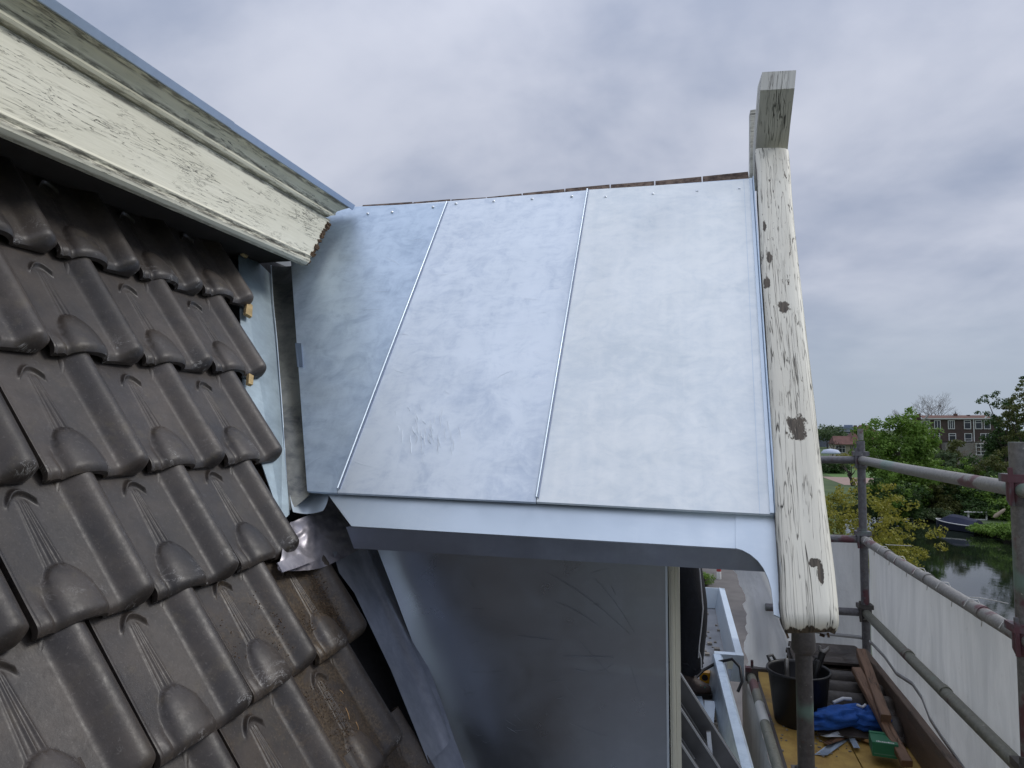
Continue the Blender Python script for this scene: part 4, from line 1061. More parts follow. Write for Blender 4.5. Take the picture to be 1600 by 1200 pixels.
for i in range(60):
    px = random.uniform(1270, 1345); py = random.uniform(1138, 1185)
    if i > 40: px = random.uniform(1205, 1235); py = random.uniform(1100, 1190)
    p = atZ(px, py, DZ+.002); r = random.uniform(.002, .006); ch.box((p.x-r, p.y-r, p.z), (p.x+r*random.uniform(.5, 2), p.y+r, p.z+r*.8))
tag(ch.build('deck_litter', M_CONC), 'mortar crumbs and chips scattered on the yellow deck', 'debris', kind='stuff')

# in the gutter: ladder, strips, cable, tape
lad = empty('ladder', (.05, 2.6, -1.4), 'dull aluminium ladder sloping down past the dormer corner into the gutter', 'ladder')
def lrail(p0, p1, y0, y1, w, name='rail'):
    a = atY(*p0, y0); b = atY(*p1, y1); d = (b-a)
    a = a - d*.55; b = b + d*.12
    MB().beam(a, b, (0, 1, 0), .028, w, .003).build(name, M_ALU, lad)
    n = Vector((d.z, 0, -d.x)).normalized()
    if n.z < 0: n = -n
    for s in (1, -1):
        MB().beam(a + n*(w/2)*s + Vector((0, -.0165, 0)), b + n*(w/2)*s + Vector((0, -.0165, 0)), (0, 1, 0), .010, .005).build('rail_edge', M_ALUL, lad)
    MB().beam(a.lerp(b, .1) + n*(-w*.2) + Vector((0, -.0155, 0)), a.lerp(b, .72) + n*(-w*.2) + Vector((0, -.0155, 0)), (0, 1, 0), .004, .004).build('rail_edge', M_ALUL, lad)
lrail((1072, 1096), (1138, 1200), 2.66, 2.66, .078)
lrail((1066, 1140), (1105, 1200), 2.56, 2.56, .078)
lrail((1060, 1182), (1080, 1212), 2.47, 2.47, .07)
for (p0, p1) in (((1107, 1143), (1111, 1186)),):
    a = atY(*p0, 2.60); b = atY(*p1, 2.58); MB().beam(a, b, (0, 1, 0), .03, .014).build('rung', M_ALUL, lad)
def goff(pts, z, m, label, ex=.0015):
    return tag(MB().slab([atZ(x, y, z) for x, y in pts], (0, 0, ex)).build('zinc_strip', m), label, 'zinc strip', 'zinc strips in the gutter')
goff([(1099, 1135), (1114, 1146), (1118, 1096), (1101, 1095)], -1.475, Z_NEW, 'pale zinc strip lying in the gutter in front of the boot')
goff([(1072, 1088), (1096, 1130), (1102, 1112), (1096, 1086)], -1.485, Z_P1, 'blue zinc strip sticking out from behind the ladder')
gr2 = MB()
for i in range(150):
    p = atZ(random.gauss(1120, 3.5), random.uniform(1110, 1165), -1.497); r = random.uniform(.003, .009); gr2.box((p.x-r, p.y-r*1.3, p.z), (p.x+r, p.y+r, p.z+r*1.2))
tag(gr2.build('gutter_gravel', M_CONC), 'grit and mortar bits lying in the bottom of the gutter', 'gravel', kind='stuff')
o = MB().tube([Vector((.05, 4.20, -1.44)), Vector((.12, 4.30, -1.40)), Vector((.20, 4.32, -1.355)), Vector((.28, 4.30, -1.325)), Vector((.320, 4.28, -1.36)), Vector((.325, 4.22, -1.42)), Vector((.300, 4.20, -1.47))], .0085, 10).build('power_cable', M_BLACKP)
tag(o, 'black cable looping over the gutter edge beside the boot', 'cable')
tp_ = atZ(1101, 1057, -1.47); tm_ = empty('tape_measure', tp_, 'yellow and black tape measure lying in the gutter behind the boot', 'tape measure')
MB().box((tp_.x-.03, tp_.y-.025, -1.50), (tp_.x+.03, tp_.y+.025, -1.44)).build('case', M_YEL, tm_)
MB().tube([(tp_.x, tp_.y-.027, -1.468), (tp_.x, tp_.y+.027, -1.468)], .018, 12).build('drum', M_BLACKP, tm_)

# ================================================================== THE ROOFER (mostly hidden behind the dormer)
def skin_body(name, verts, edges, radii, m, parent, sub=2, root=0):
    me = bpy.data.meshes.new(name); me.from_pydata([tuple(v) for v in verts], edges, []); o = bpy.data.objects.new(name, me); COL.objects.link(o)
    md = o.modifiers.new('skin', 'SKIN'); md.use_smooth_shade = True
    for i, r in enumerate(radii):
        sv = me.skin_vertices[0].data[i]; sv.radius = (r, r) if not isinstance(r, tuple) else r; sv.use_root = (i == root)
    s = o.modifiers.new('sub', 'SUBSURF'); s.levels = sub; s.render_levels = sub
    me.materials.append(m); setpar(o, parent); return o
px0, py0, pz0 = .02, 4.22, -1.50
per = empty('person', (px0, py0, pz0), 'roofer behind the dormer in black trousers with pale piping and brown work boots', 'person')
hip = Vector((-.02, 4.26, -.60))
V_ = [hip, hip+Vector((0, 0, .14)), hip+Vector((.03, 0, .36)), hip+Vector((.05, 0, .50)), hip+Vector((.06, 0, .57)),
      hip+Vector((.0, -.09, -.04)), Vector((.055, 4.17, -1.02)), Vector((.035, 4.17, -1.40)),
      hip+Vector((.0, .10, -.04)), Vector((-.06, 4.38, -1.02)), Vector((-.10, 4.38, -1.40))]
E_ = [(0,1),(1,2),(2,3),(3,4),(0,5),(5,6),(6,7),(0,8),(8,9),(9,10)]
skin_body('body', V_, E_, [.13,.125,.15,.13,.06,.120,.108,.078,.115,.095,.075], M_TROUS, per)
J = [hip+Vector((.0, 0, .12)), hip+Vector((.03, 0, .36)), hip+Vector((.05, 0, .49)), hip+Vector((.05, -.17, .44)), hip+Vector((.16, -.20, .20)), hip+Vector((.30, -.14, .06)), hip+Vector((.05, .17, .44)), hip+Vector((.14, .20, .18)), hip+Vector((.28, .12, .05))]
skin_body('jacket', J, [(0,1),(1,2),(2,3),(3,4),(4,5),(2,6),(6,7),(7,8)], [.145,.165,.13,.07,.055,.045,.07,.055,.045], M_JACKET, per)
hd = hip+Vector((.07, 0, .70))
skin_body('head', [hd+Vector((-.01,0,-.13)), hd+Vector((0,0,-.05)), hd+Vector((0,0,.04)), hd+Vector((.085,0,-.03)), hd+Vector((.0,.075,-.01)), hd+Vector((.0,-.075,-.01))], [(0,1),(1,2),(1,3),(1,4),(1,5)], [.055,(.085,.075),(.085,.075),.016,.018,.018], M_SKIN, per)
lump(hd+Vector((-.012, 0, .045)), .098, .085, .085, 0, 20, 14, .1).build('hair', M_HAIR, per)
for s, wr_ in ((-1, J[5]), (1, J[8])):
    vs = [wr_, wr_+Vector((.08, 0, -.02))]; es = [(0, 1)]; rs = [.024, (.030, .016)]
    for k, (dy, L) in enumerate(((-.030, .062), (-.011, .074), (.010, .070), (.029, .055))):
        i0 = len(vs); vs += [wr_+Vector((.095, dy, -.022)), wr_+Vector((.095+L*.6, dy, -.035)), wr_+Vector((.095+L*.8, dy, -.062))]; es += [(1, i0), (i0, i0+1), (i0+1, i0+2)]; rs += [.0095, .0088, .008]
    i0 = len(vs); vs += [wr_+Vector((.05, -s*.035, -.03)), wr_+Vector((.085, -s*.05, -.05))]; es += [(0, i0), (i0, i0+1)]; rs += [.011, .0095]
    skin_body('hand', vs, es, rs, M_SKIN, per, 1)
# piping down the leg, creases at the hem
MB().tube([Vector((.085, 4.075, -.62)), Vector((.098, 4.07, -.72)), Vector((.108, 4.085, -.86)), Vector((.118, 4.09, -1.00)), Vector((.108, 4.095, -1.10)), Vector((.095, 4.10, -1.20)), Vector((.090, 4.10, -1.27))], .0036, 6).build('piping', M_PIPING, per)
MB().tube([Vector((.095, 4.09, -1.235)), Vector((.104, 4.10, -1.275)), Vector((.104, 4.105, -1.33))], .0032, 6).build('piping', M_PIPING, per)
lump(Vector((.045, 4.17, -1.32)), .085, .080, .06, R(90), 24, 16, .35, seed=3.).build('hem_fold', M_TROUS, per)
def boot(c, name='boot'):
    b = empty(name, c, parent=per)
    vs = [c+Vector((-.07, 0, .05)), c+Vector((-.005, 0, .055)), c+Vector((.075, 0, .042)), c+Vector((.145, 0, .034)), c+Vector((-.02, 0, .12)), c+Vector((-.025, 0, .19))]
    bo = skin_body('upper', vs, [(0,1),(1,2),(2,3),(1,4),(4,5)], [(.040,.042),(.046,.050),(.044,.040),(.038,.030),(.045,.045),(.050,.050)], M_BOOT, b, 2, 1)
    mb = MB(); P = []
    for k in range(24):
        t = 2*math.pi*k/24; P.append(c + Vector((.037+.148*math.cos(t), (.046+.006*math.cos(t))*math.sin(t), .0)))
    mb.slab(P, (0, 0, .024)).build('sole', M_SOLE, b)
    for i in range(4):
        x_ = .035+i*.022; MB().tube([c+Vector((x_, -.034, .084-i*.008)), c+Vector((x_+.01, 0, .097-i*.010)), c+Vector((x_, .034, .084-i*.008))], .0028, 6).build('lace', M_LACE, b)
boot(Vector((.020, 4.17, -1.500))); boot(Vector((-.115, 4.38, -1.50)))

# ================================================================== FAR AND MIDDLE DISTANCE
def leafcloud(mb, c, rad, n, size, rg, flat=.6):
    V = mb.v; F = mb.f
    for i in range(n):
        d = Vector((rg.gauss(0, 1), rg.gauss(0, 1), rg.gauss(0, 1))); d.normalize(); r = rg.random()**.45
        p = Vector((c[0]+d.x*rad[0]*r, c[1]+d.y*rad[1]*r, c[2]+d.z*rad[2]*r))
        nrm = Vector((d.x+rg.gauss(0, .7), d.y+rg.gauss(0, .7), d.z+.5+rg.gauss(0, .7))).normalized()
        a = nrm.orthogonal().normalized(); a.rotate(Matrix.Rotation(rg.random()*6.28, 3, nrm)); b = nrm.cross(a)
        s = size*rg.uniform(.6, 1.35); k = len(V)
        V += [tuple(p+a*s), tuple(p+b*s*flat), tuple(p-a*s), tuple(p-b*s*flat)]; F.append((k, k+1, k+2, k+3)); mb.uv.append([(0, 0)]*4); mb.sm.append(False)
def tree(name, base, top, rad, m, label, cat='tree', nclump=60, per_=45, leaf=.16, trunk=.22, seed=0, bark=None, lobes=.28, group=None, clr=None, low=.25, fill=True, lean=0., limbs=7):
    """base (x,y,z); top z; rad = horizontal radius"""
    rg = random.Random(seed); x, y, z = base; H = top - z; zc = z + H*(low + (1-low)/2); rz = H*(1-low)/2
    t = empty(name, base, label, cat, group); tb_ = MB()
    tb_.tube([Vector((x+lean*k/4*H*.6, y, z-.1 + H*.62*k/4)) + Vector((rg.gauss(0, .05), rg.gauss(0, .05), 0))*k for k in range(5)], [trunk*(1.25-.2*k) for k in range(5)], 8)
    tb_.build('trunk', bark or M_BARK, t)
    cr = MB(); cs = []; lm = MB()
    for i in range(nclump):
        d = Vector((rg.gauss(0, 1), rg.gauss(0, 1), rg.gauss(0, 1))).normalized(); r = (rg.uniform(.35, 1.0))**.6
        w_ = 1 + lobes*mnoise.noise(d*1.7 + Vector((seed*7.3, 0, 0)))*2
        taper = 1.0
        c = Vector((x+lean*H*.5 + d.x*rad*r*w_, y + d.y*rad*r*w_, zc + d.z*rz*r*w_)); cs.append(c)
        cl2 = clr or rad*.24
        leafcloud(cr, c, (cl2*rg.uniform(.7, 1.3), cl2*rg.uniform(.7, 1.3), cl2*rg.uniform(.5, .9)), per_, leaf, rg)
    for c in cs[:limbs]:
        s_ = Vector((x+lean*H*.3, y, z+H*rg.uniform(.3, .55))); lm.tube([s_, s_.lerp(c, .5)+Vector((0, 0, -.1*rad)), c], [trunk*.45, trunk*.28, trunk*.08], 6)
    lm.build('limb', bark or M_BARK, t); o = cr.build('crown', m, t); return t
def bare(name, base, top, rad, label, seed=0, m=None, depth=5, trunk=.3, thin=1.):
    rg = random.Random(seed); t = empty(name, base, label, 'tree'); tb_ = MB(); cb = MB(); H = top-base[2]
    def grow(p, d, L, r, dep):
        q = p + d*L; (tb_ if dep >= depth-1 else cb).tube([p, p.lerp(q, .5)+Vector((rg.gauss(0, .04*L), rg.gauss(0, .04*L), 0)), q], [r, r*.85, r*.65], 6 if dep > 2 else 3, caps=False)
        if dep == 0: return
        for k in range(3 if dep > 1 else 4):
            nd = (d + Vector((rg.gauss(0, .55), rg.gauss(0, .55), rg.gauss(.12, .3)))).normalized(); grow(q, nd, L*rg.uniform(.6, .85), r*.55, dep-1)
    grow(Vector(base), Vector((0, 0, 1)), H*.30, trunk, depth)
    sx = 1.0
    tb_.build('trunk', m or M_BARKP, t); cb.build('twigs', m or M_BARKP, t); return t
def gx(px, Y): return atY(px, 665, Y).x
def gz(py, Y): return -(py-665)/FPX*Y*.985

tree('maple_tree', (gx(1412, 84), 86, GZ), gz(650, 86), 4.0, L_GREEN, 'big fresh green tree at the bend of the canal, largest crown in view', nclump=230, per_=80, leaf=.17, seed=3, low=.05, clr=.85)
tree('maple_tree', (gx(1392, 80), 81, GZ), gz(722, 81), 2.3, L_GREEN, 'lower bright green tree at the left foot of the big green tree', nclump=60, per_=70, leaf=.14, seed=5, low=.0, clr=.6)
tree('shrub', (gx(1402, 78), 81, GZ-.6), gz(745, 78), 3.2, L_DARK, 'dark green undergrowth below the big green tree by the water', 'bush', nclump=80, per_=80, leaf=.14, seed=15, low=.0, clr=.7)
tree('shrub', (gx(1448, 90), 93, GZ-.5), gz(722, 90), 4.0, L_DARK, 'dark bush filling the gap right of the big green tree', 'bush', nclump=80, per_=80, leaf=.16, seed=16, low=.0, clr=.8)
tree('yellow_tree', (gx(1338, 38), 38, GZ), gz(742, 38), 3.2, L_YELL, 'yellow green spring tree behind the corner post of the scaffold', nclump=300, per_=46, leaf=.075, seed=8, low=.0, clr=.36, lobes=.35)
tree('yellow_tree', (gx(1372, 36), 35.5, GZ-.4), gz(812, 36), 1.7, L_YELL, 'lower yellow tree crown hanging over the canal beside the middle rail', nclump=80, per_=36, leaf=.07, seed=9, low=.0, clr=.3, lobes=.4)
tree('cypress', (gx(1485, 100), 100, GZ), gz(681, 100), 1.6, L_OLIVE, 'narrow olive brown cypress in front of the brick building', nclump=60, per_=60, leaf=.16, seed=11, low=.0, clr=.6)
tree('shrub', (gx(1460, 98), 98, GZ), gz(694, 98), 2.4, L_GREY, 'grey green bush between the big tree and the cypress', 'bush', nclump=60, per_=60, leaf=.16, seed=12, low=.0, clr=.7)
tree('shrub', (gx(1512, 112), 112, GZ), gz(692, 112), 3.0, L_TAN, 'leafless tan shrub below the pale ground floor of the brick building', 'bush', nclump=70, per_=70, leaf=.07, seed=13, low=.0, clr=.8)
tree('shrub', (gx(1530, 96), 96, GZ), gz(712, 96), 3.0, L_DARK, 'dark green bush below the white grid window', 'bush', nclump=80, per_=60, leaf=.16, seed=14, low=.0, clr=.8)
tree('shrub', (gx(1478, 88), 88, GZ), gz(732, 88), 3.2, L_OLIVE, 'olive bush on the bank above the moored boat', 'bush', nclump=80, per_=70, leaf=.15, seed=17, low=.0, clr=.7)
tree('shrub', (gx(1520, 86), 86, GZ), gz(742, 86), 3.2, L_DARK, 'dark bush behind the white jetty rail', 'bush', nclump=90, per_=70, leaf=.15, seed=18, low=.0, clr=.7)
tree('shrub', (gx(1560, 84), 84, GZ), gz(735, 84), 3.2, L_GREEN, 'mid green bush behind the upturned dinghy', 'bush', nclump=80, per_=70, leaf=.15, seed=19, low=.0, clr=.7)
tree('shrub', (gx(1600, 84), 84, GZ), gz(730, 84), 3.6, L_DARK, 'dark bush behind the near scaffold post', 'bush', nclump=80, per_=70, leaf=.15, seed=20, low=.0, clr=.8)
tree('shrub', (gx(1462, 84), 83.5, WZ), gz(782, 84), 2.1, L_GREY, 'grey green willow bush leaning over the water left of the boat', 'bush', nclump=60, per_=70, leaf=.12, seed=21, low=.0, clr=.5)
tree('shrub', (gx(1443, 86), 86.5, WZ), gz(792, 86), 1.0, L_RUST, 'small rusty bush at the waterline at the canal bend', 'bush', nclump=24, per_=60, leaf=.11, seed=22, low=.0, clr=.4)
tree('shrub', (gx(1552, 74), 73.5, WZ+.3), gz(806, 74), 2.2, L_GREEN, 'bright green low shrub on the bank edge beside the near post', 'bush', nclump=70, per_=70, leaf=.11, seed=23, low=.0, clr=.5)
tree('shrub', (gx(1590, 70), 70, WZ+.3), gz(802, 70), 2.2, L_GREEN, 'bright green low shrub partly hidden by the near scaffold post', 'bush', nclump=70, per_=70, leaf=.11, seed=24, low=.0, clr=.5)
tree('shrub', (gx(1530, 76), 75.2, WZ+.1), gz(822, 76), 1.3, L_GREY, 'pale green reeds hanging into the water behind the boat stern', 'bush', nclump=40, per_=60, leaf=.10, seed=25, low=.0, clr=.4)
tree('lime_tree', (gx(1571, 104), 104, GZ), gz(612, 104), 2.7, L_DARK, 'tall airy tree with a dark straight trunk right of the brick building', nclump=95, per_=38, leaf=.14, seed=31, low=.42, clr=.5, trunk=.3, lobes=.5)
tree('lime_tree', (gx(1600, 100), 100, GZ), gz(610, 100), 2.6, L_OLIVE, 'tall tree cut off by the right edge of the picture', nclump=90, per_=38, leaf=.14, seed=32, low=.4, clr=.5, trunk=.25, lobes=.5)
tree('shrub', (gx(1592, 104), 106, GZ), gz(665, 104), 3.0, L_DARK, 'dense dark tree between the two tall airy trees', 'tree', nclump=90, per_=60, leaf=.16, seed=33, low=.2, clr=.7)
tree('cypress', (gx(1561, 108), 108, GZ), gz(643, 108), 1.05, L_DARK, 'slim dark cypress at the right end of the brick building', nclump=60, per_=60, leaf=.14, seed=34, low=.0, clr=.45)
tree('cypress', (gx(1553, 106), 106, GZ), gz(668, 106), 1.7, L_DARK, 'dark conifer covering the right corner of the brick building', nclump=70, per_=60, leaf=.15, seed=35, low=.0, clr=.6)
tree('shrub', (gx(1095, 43), 43, GZ), gz(884, 43), .8, L_GREEN, 'small green street bush visible between the worker and the far gutter', 'bush', nclump=30, per_=60, leaf=.05, seed=36, low=.0, clr=.25)
bare('bare_tree', (gx(1432, 186), 186, GZ), gz(629, 186)+1.5, 5, 'wide leafless tree left behind the brick building', 41, depth=6, trunk=.38)
bare('bare_tree', (gx(1462, 192), 192, GZ), gz(634, 192)+1.5, 5, 'second leafless tree directly behind the brick building roof', 42, depth=6, trunk=.34)
bare('bare_tree', (gx(1378, 215), 215, GZ), gz(655, 215), 3, 'small leafless tree right behind the red hipped roof', 43, depth=5, trunk=.2)
bare('bare_tree', (gx(1398, 210), 210, GZ), gz(652, 210), 3, 'thin leafless tree between the hipped roof and the green tree', 44, depth=5, trunk=.2)
bare('bare_tree', (gx(1300, 190), 190, GZ), gz(682, 190), 3, 'leafless tree in front of the far grey terrace', 45, depth=5, trunk=.2, m=M_BARK)
t = tree('street_tree', (gx(1331, 118), 118, GZ), gz(716, 118), 1.6, L_OLIVE, 'leaning trunk of a garden tree behind the end rail', nclump=6, per_=14, leaf=.08, seed=46, low=.7, clr=.4, trunk=.26, lean=-.25, lobes=.3)
tree('shrub', (gx(1300, 300), 310, GZ), gz(663, 310), 7, L_GREY, 'pale round tree on the horizon over the far terrace', 'tree', nclump=70, per_=40, leaf=.4, seed=47, low=.3, clr=1.8)
tree('hedge', (gx(1314, 168), 168, GZ), gz(707, 168), 2.6, L_YELL, 'yellow green hedge bush beside the white parasol', 'bush', nclump=40, per_=50, leaf=.15, seed=48, low=.0, clr=.7)
tree('shrub', (gx(1298, 150), 150, GZ), gz(714, 150), 3.6, L_DARK, 'dark hedge in front of the cream house', 'bush', nclump=60, per_=60, leaf=.2, seed=49, low=.0, clr=.8)
tree('shrub', (gx(1345, 172), 172, GZ), gz(700, 172), 2.6, L_OLIVE, 'olive bush at the door of the cream house', 'bush', nclump=40, per_=60, leaf=.2, seed=50, low=.0, clr=.8)
for (tx, ty, tt, sd0) in ((46, 70, 3.5, 61), (52, 84, 5., 62), (41, 58, 2., 63)):  # unseen bank trees, added so their reflections darken the water
    tree('added_bank_tree', (tx, ty, GZ-.3), tt, 4.2, L_DARK, {61: 'broad dark tree added on the right bank to darken the water, outside the right picture edge', 62: 'tallest dark bank tree added to darken the water, outside the right picture edge', 63: 'nearest dark bank tree added to darken the water, outside the right picture edge'}[sd0], nclump=90, per_=60, leaf=.22, seed=sd0, low=.05, clr=1.0)
for k, (bx_, by_, bt_, bm_, lab_) in enumerate(((1500, 84, 772, L_OLIVE, 'rounded olive shrub on the bank just above the boat cover'), (1535, 82, 768, L_DARK, 'dark shrub on the bank right of the white rail'), (1575, 81, 770, L_GREEN, 'bright leafy shrub on the bank left of the near scaffold post'), (1610, 80, 768, L_DARK, 'dark shrub on the bank right of the near scaffold post'), (1552, 92, 705, L_OLIVE, 'tall olive shrub under the two airy trees'), (1450, 90, 715, L_GREEN, 'mid green tree between the big green tree and the cypress'), (1500, 92, 716, L_GREEN, 'mid green shrub in front of the leafless tan shrub'))):
    tree('shrub', (gx(bx_, by_), by_, GZ-.2), gz(bt_, by_), 2.4, bm_, lab_, 'bush', nclump=70, per_=70, leaf=.13, seed=70+k, low=.0, clr=.6)
# distant wood closing the horizon
rg = random.Random(77); wd = MB()
for i in range(230):
    xx = rg.uniform(-260, 620); yy = 430 + rg.uniform(-30, 60) + abs(xx)*.1; h = rg.uniform(4.5, 7.6)
    leafcloud(wd, (xx, yy, GZ+h*.5), (rg.uniform(5, 9), 4, h*.55), 46, 1.1, rg, .8)
tag(wd.build('distant_wood', L_GREY), 'far line of trees along the horizon', 'wood', kind='stuff')

M_FBRICK = m_plain('far_brown_brick', (.075, .052, .045), .9, 0, .3, 1.2)
# --- brick building beyond the canal
BY = 170.
def wx(px, Y=BY): return atY(px, 665, Y).x
def wz(py, Y=BY): return atY(1500, py, Y).z
bb = empty('brick_building', (wx(1500), BY, GZ), 'long dark brick building with white framed windows and a flat roof beyond the canal', 'building')
MB().box((wx(1441), BY, wz(690)), (wx(1556), BY+10, wz(655))).build('wall', M_FBRICK, bb)
M_STUC = m_plain('grey_beige_render', (.20, .185, .165), .9, 0, .2, .6)
MB().box((wx(1470), BY-2.2, GZ), (wx(1572), BY+9, wz(691.5))).build('ground_floor', M_STUC, bb)
MB().box((wx(1441), BY+.02, GZ), (wx(1470)-.02, BY+9, wz(690)-.01)).build('ground_floor', M_FBRICK, bb)
MB().box((wx(1440), BY-.5, wz(655)), (wx(1557), BY+.3, wz(653.2))).build('white_fascia', M_WHITE, bb)
M_RED = m_plain('red_brown_tiles', (.125, .060, .044), .85, 0, .3, .8)
MB().slab([(wx(1442), BY-.3, wz(653.1)), (wx(1556), BY-.3, wz(653.1)), (wx(1554), BY+3, wz(648.6)), (wx(1444), BY+3, wz(648.6))], (0, .3, -.05)).build('roof', M_RED, bb)
def win(par, Y, x0, x1, y0, y1, mull=(), trans=(), fr=.8, name='window'):
    X0, X1 = wx(x0, Y), wx(x1, Y); Z1, Z0 = wz(y0, Y), wz(y1, Y); t = fr*Y/FPX
    e = MB()
    e.box((X0, Y-.14, Z0), (X1, Y-.02, Z0+t)); e.box((X0, Y-.14, Z1-t), (X1, Y-.02, Z1)); e.box((X0, Y-.139, Z0+t), (X0+t, Y-.02, Z1-t)); e.box((X1-t, Y-.139, Z0+t), (X1, Y-.02, Z1-t))
    for f in mull: c = X0+(X1-X0)*f; e.box((c-t*.4, Y-.13, Z0+t), (c+t*.4, Y-.02, Z1-t))
    for f in trans: c = Z0+(Z1-Z0)*f; e.box((X0+t, Y-.125, c-t*.4), (X1-t, Y-.02, c+t*.4))
    o = e.build(name, M_WHITE, par); MB().box((X0+t*.5, Y-.05, Z0+t*.5), (X1-t*.5, Y-.01, Z1-t*.5)).build('pane', M_DGLASS, o); return o
for (x0, x1, mu, trn) in ((1443.5, 1453, (.5,), ()), (1459.5, 1469.5, (.5,), ()), (1481, 1491.5, (.35, .65), ()), (1506, 1517, (), (.72,)), (1523.5, 1534.5, (), (.72,)), (1537, 1547.5, (), (.72,))): win(bb, BY, x0, x1, 656.5, 670.5, mu, trn)
for (x0, x1, mu, trn) in ((1445, 1452, (), ()), (1459, 1468, (), (.7,)), (1481.5, 1493, (), (.7,)), (1506, 1518, (), (.3,)), (1531, 1556, (.33, .66), (.45,))): win(bb, BY, x0, x1, 677, 689.5, mu, trn)
win(bb, BY-2.2, 1523, 1547, 692.5, 711, (.33, .66), (.33, .66), 1.0); win(bb, BY-2.2, 1560, 1573, 700, 711.5, (), (.5,), 1.)
MB().tube([(wx(1521), BY-.15, wz(690.5)), (wx(1521), BY-.15, wz(653))], .11, 8).build('drainpipe', M_WHITE, bb)
for (a, b_, c) in ((1537, 1550, 646.6),):
    mid = (a+b_)/2
    MB().slab([(wx(a), BY-.7, wz(654)), (wx(mid), BY-.7, wz(c)), (wx(b_+6), BY-.7, wz(661)), (wx(b_+4.6), BY-.7, wz(661)), (wx(mid), BY-.7, wz(c+2)), (wx(a+1.2), BY-.7, wz(655.2))], (0, .5, 0)).build('gable_trim', M_WHITE, bb)
MB().slab([(wx(1434), BY-.8, wz(663)), (wx(1448.5), BY-.8, wz(648.5)), (wx(1450), BY-.8, wz(650)), (wx(1436.5), BY-.8, wz(663.5))], (0, .6, 0)).build('gable_trim', m_plain('grey_trim', (.3, .28, .27), .8), bb)
for (x0, x1, y0, y1) in ((1435, 1438.6, 648, 668), (1440, 1444, 646, 656), (1499, 1502.5, 646, 650), (1519.8, 1522.3, 648, 653)):
    MB().box((wx(x0), BY+2, wz(y1)), (wx(x1), BY+3.2, wz(y0))).build('chimney', M_BRICK, bb)
MB().tube([(wx(1500.7), BY+2.5, wz(646.5)), (wx(1500.7), BY+2.5, wz(642.5))], [.2, .05], 6).build('chimney_cowl', M_ALU, bb)

# --- cream house with red hipped roof
CY = 200.
ch_ = empty('cream_house', (wx(1350, CY), CY, GZ), 'cream rendered house with a red brown hipped roof on the far lawn', 'house')
M_CREAM = m_plain('cream_render', (.42, .39, .28), .85, 0, .12, .6)
MB().box((wx(1326, CY), CY, GZ), (wx(1386, CY), CY+9, wz(694, CY))).build('wall', M_CREAM, ch_)
MB().box((wx(1303, CY), CY-1, GZ), (wx(1326, CY)-.02, CY+7, wz(694.6, CY))).build('wall', M_CREAM, ch_)
mb = MB(); e = wz(694, CY)
a, b_, c, d = Vector((wx(1323, CY), CY-1.4, e)), Vector((wx(1388, CY), CY-1.4, e)), Vector((wx(1388, CY), CY+10, e)), Vector((wx(1323, CY), CY+10, e)); r1, r2 = Vector((wx(1349, CY), CY+4, wz(664, CY))), Vector((wx(1363, CY), CY+4, wz(664, CY)))
mb.add([a, b_, c, d, r1, r2], [(0, 1, 5, 4), (1, 2, 5), (2, 3, 4, 5), (3, 0, 4), (0, 3, 2, 1)]); mb.build('roof', M_RED, ch_)
mb = MB(); a, b_, c, d = Vector((wx(1300, CY), CY-2.2, wz(695, CY))), Vector((wx(1330, CY), CY-2.2, wz(695, CY))), Vector((wx(1330, CY), CY+6, wz(695, CY))), Vector((wx(1300, CY), CY+6, wz(695, CY)))
r1, r2 = Vector((wx(1303, CY), CY+2, wz(682, CY))), Vector((wx(1332, CY), CY+2, wz(682, CY)))
mb.add([a, b_, c, d, r1, r2], [(0, 1, 5, 4), (1, 2, 5), (2, 3, 4, 5), (3, 0, 4), (0, 3, 2, 1)]); mb.build('roof', m_plain('dull_red_roof', (.13, .06, .05), .85, 0, .3, .8), ch_)
MB().box((wx(1339.5, CY), CY+3, wz(674, CY)), (wx(1343.5, CY), CY+4.2, wz(664.5, CY))).build('chimney', M_BRICK, ch_)
win(ch_, CY-1, 1304.5, 1320, 697, 709, (.33, .66), (.6,), .7); win(ch_, CY, 1322 + 4.5, 1329.5, 697, 708, (), (), .7); win(ch_, CY, 1332, 1336, 698, 708, (), (), .5); win(ch_, CY, 1366, 1374, 697, 708, (.5,), (), .7); win(ch_, CY, 1350, 1356, 697, 708, (), (), .7)
# --- far terrace and tower
FY = 330.
ft_ = empty('terrace', (wx(1310, FY), FY, GZ), 'long grey terrace with flat roof far away on the left', 'building')
M_FARG = m_plain('far_grey_wall', (.13, .145, .175), .9, 0, .35, .15); M_FARL = m_plain('far_pale_wall', (.27, .29, .33), .9, 0, .2, .2)
MB().box((wx(1262, FY), FY, GZ), (wx(1336, FY), FY+12, wz(675, FY))).build('wall', M_FARG, ft_)
MB().box((wx(1262, FY), FY-.6, wz(675, FY)), (wx(1336, FY), FY+12.5, wz(673.8, FY))).build('roof_edge', M_FARL, ft_)
for i in range(9):
    x0 = 1284+i*5.6; win(ft_, FY, x0, x0+2.6, 677.5, 681, (), (), .35); 
for x0 in (1292, 1306, 1322): MB().box((wx(x0, FY), FY+3, wz(673.7, FY)), (wx(x0+4, FY), FY+6, wz(670.5, FY))).build('roof_box', M_FARG, ft_)
TY = 520.
tw = empty('office_block', (wx(1325, TY), TY, GZ), 'blue grey office block with a raised roof block on the horizon', 'building')
MB().box((wx(1315.5, TY), TY, GZ), (wx(1337, TY), TY+20, wz(666.5, TY))).build('wall', m_plain('blue_grey_block', (.20, .245, .33), .9, 0, .05, .1), tw)
MB().box((wx(1326, TY), TY+3, wz(666.5, TY)), (wx(1334, TY), TY+14, wz(663.8, TY))).build('roof_block', bpy.data.materials['blue_grey_block'], tw)
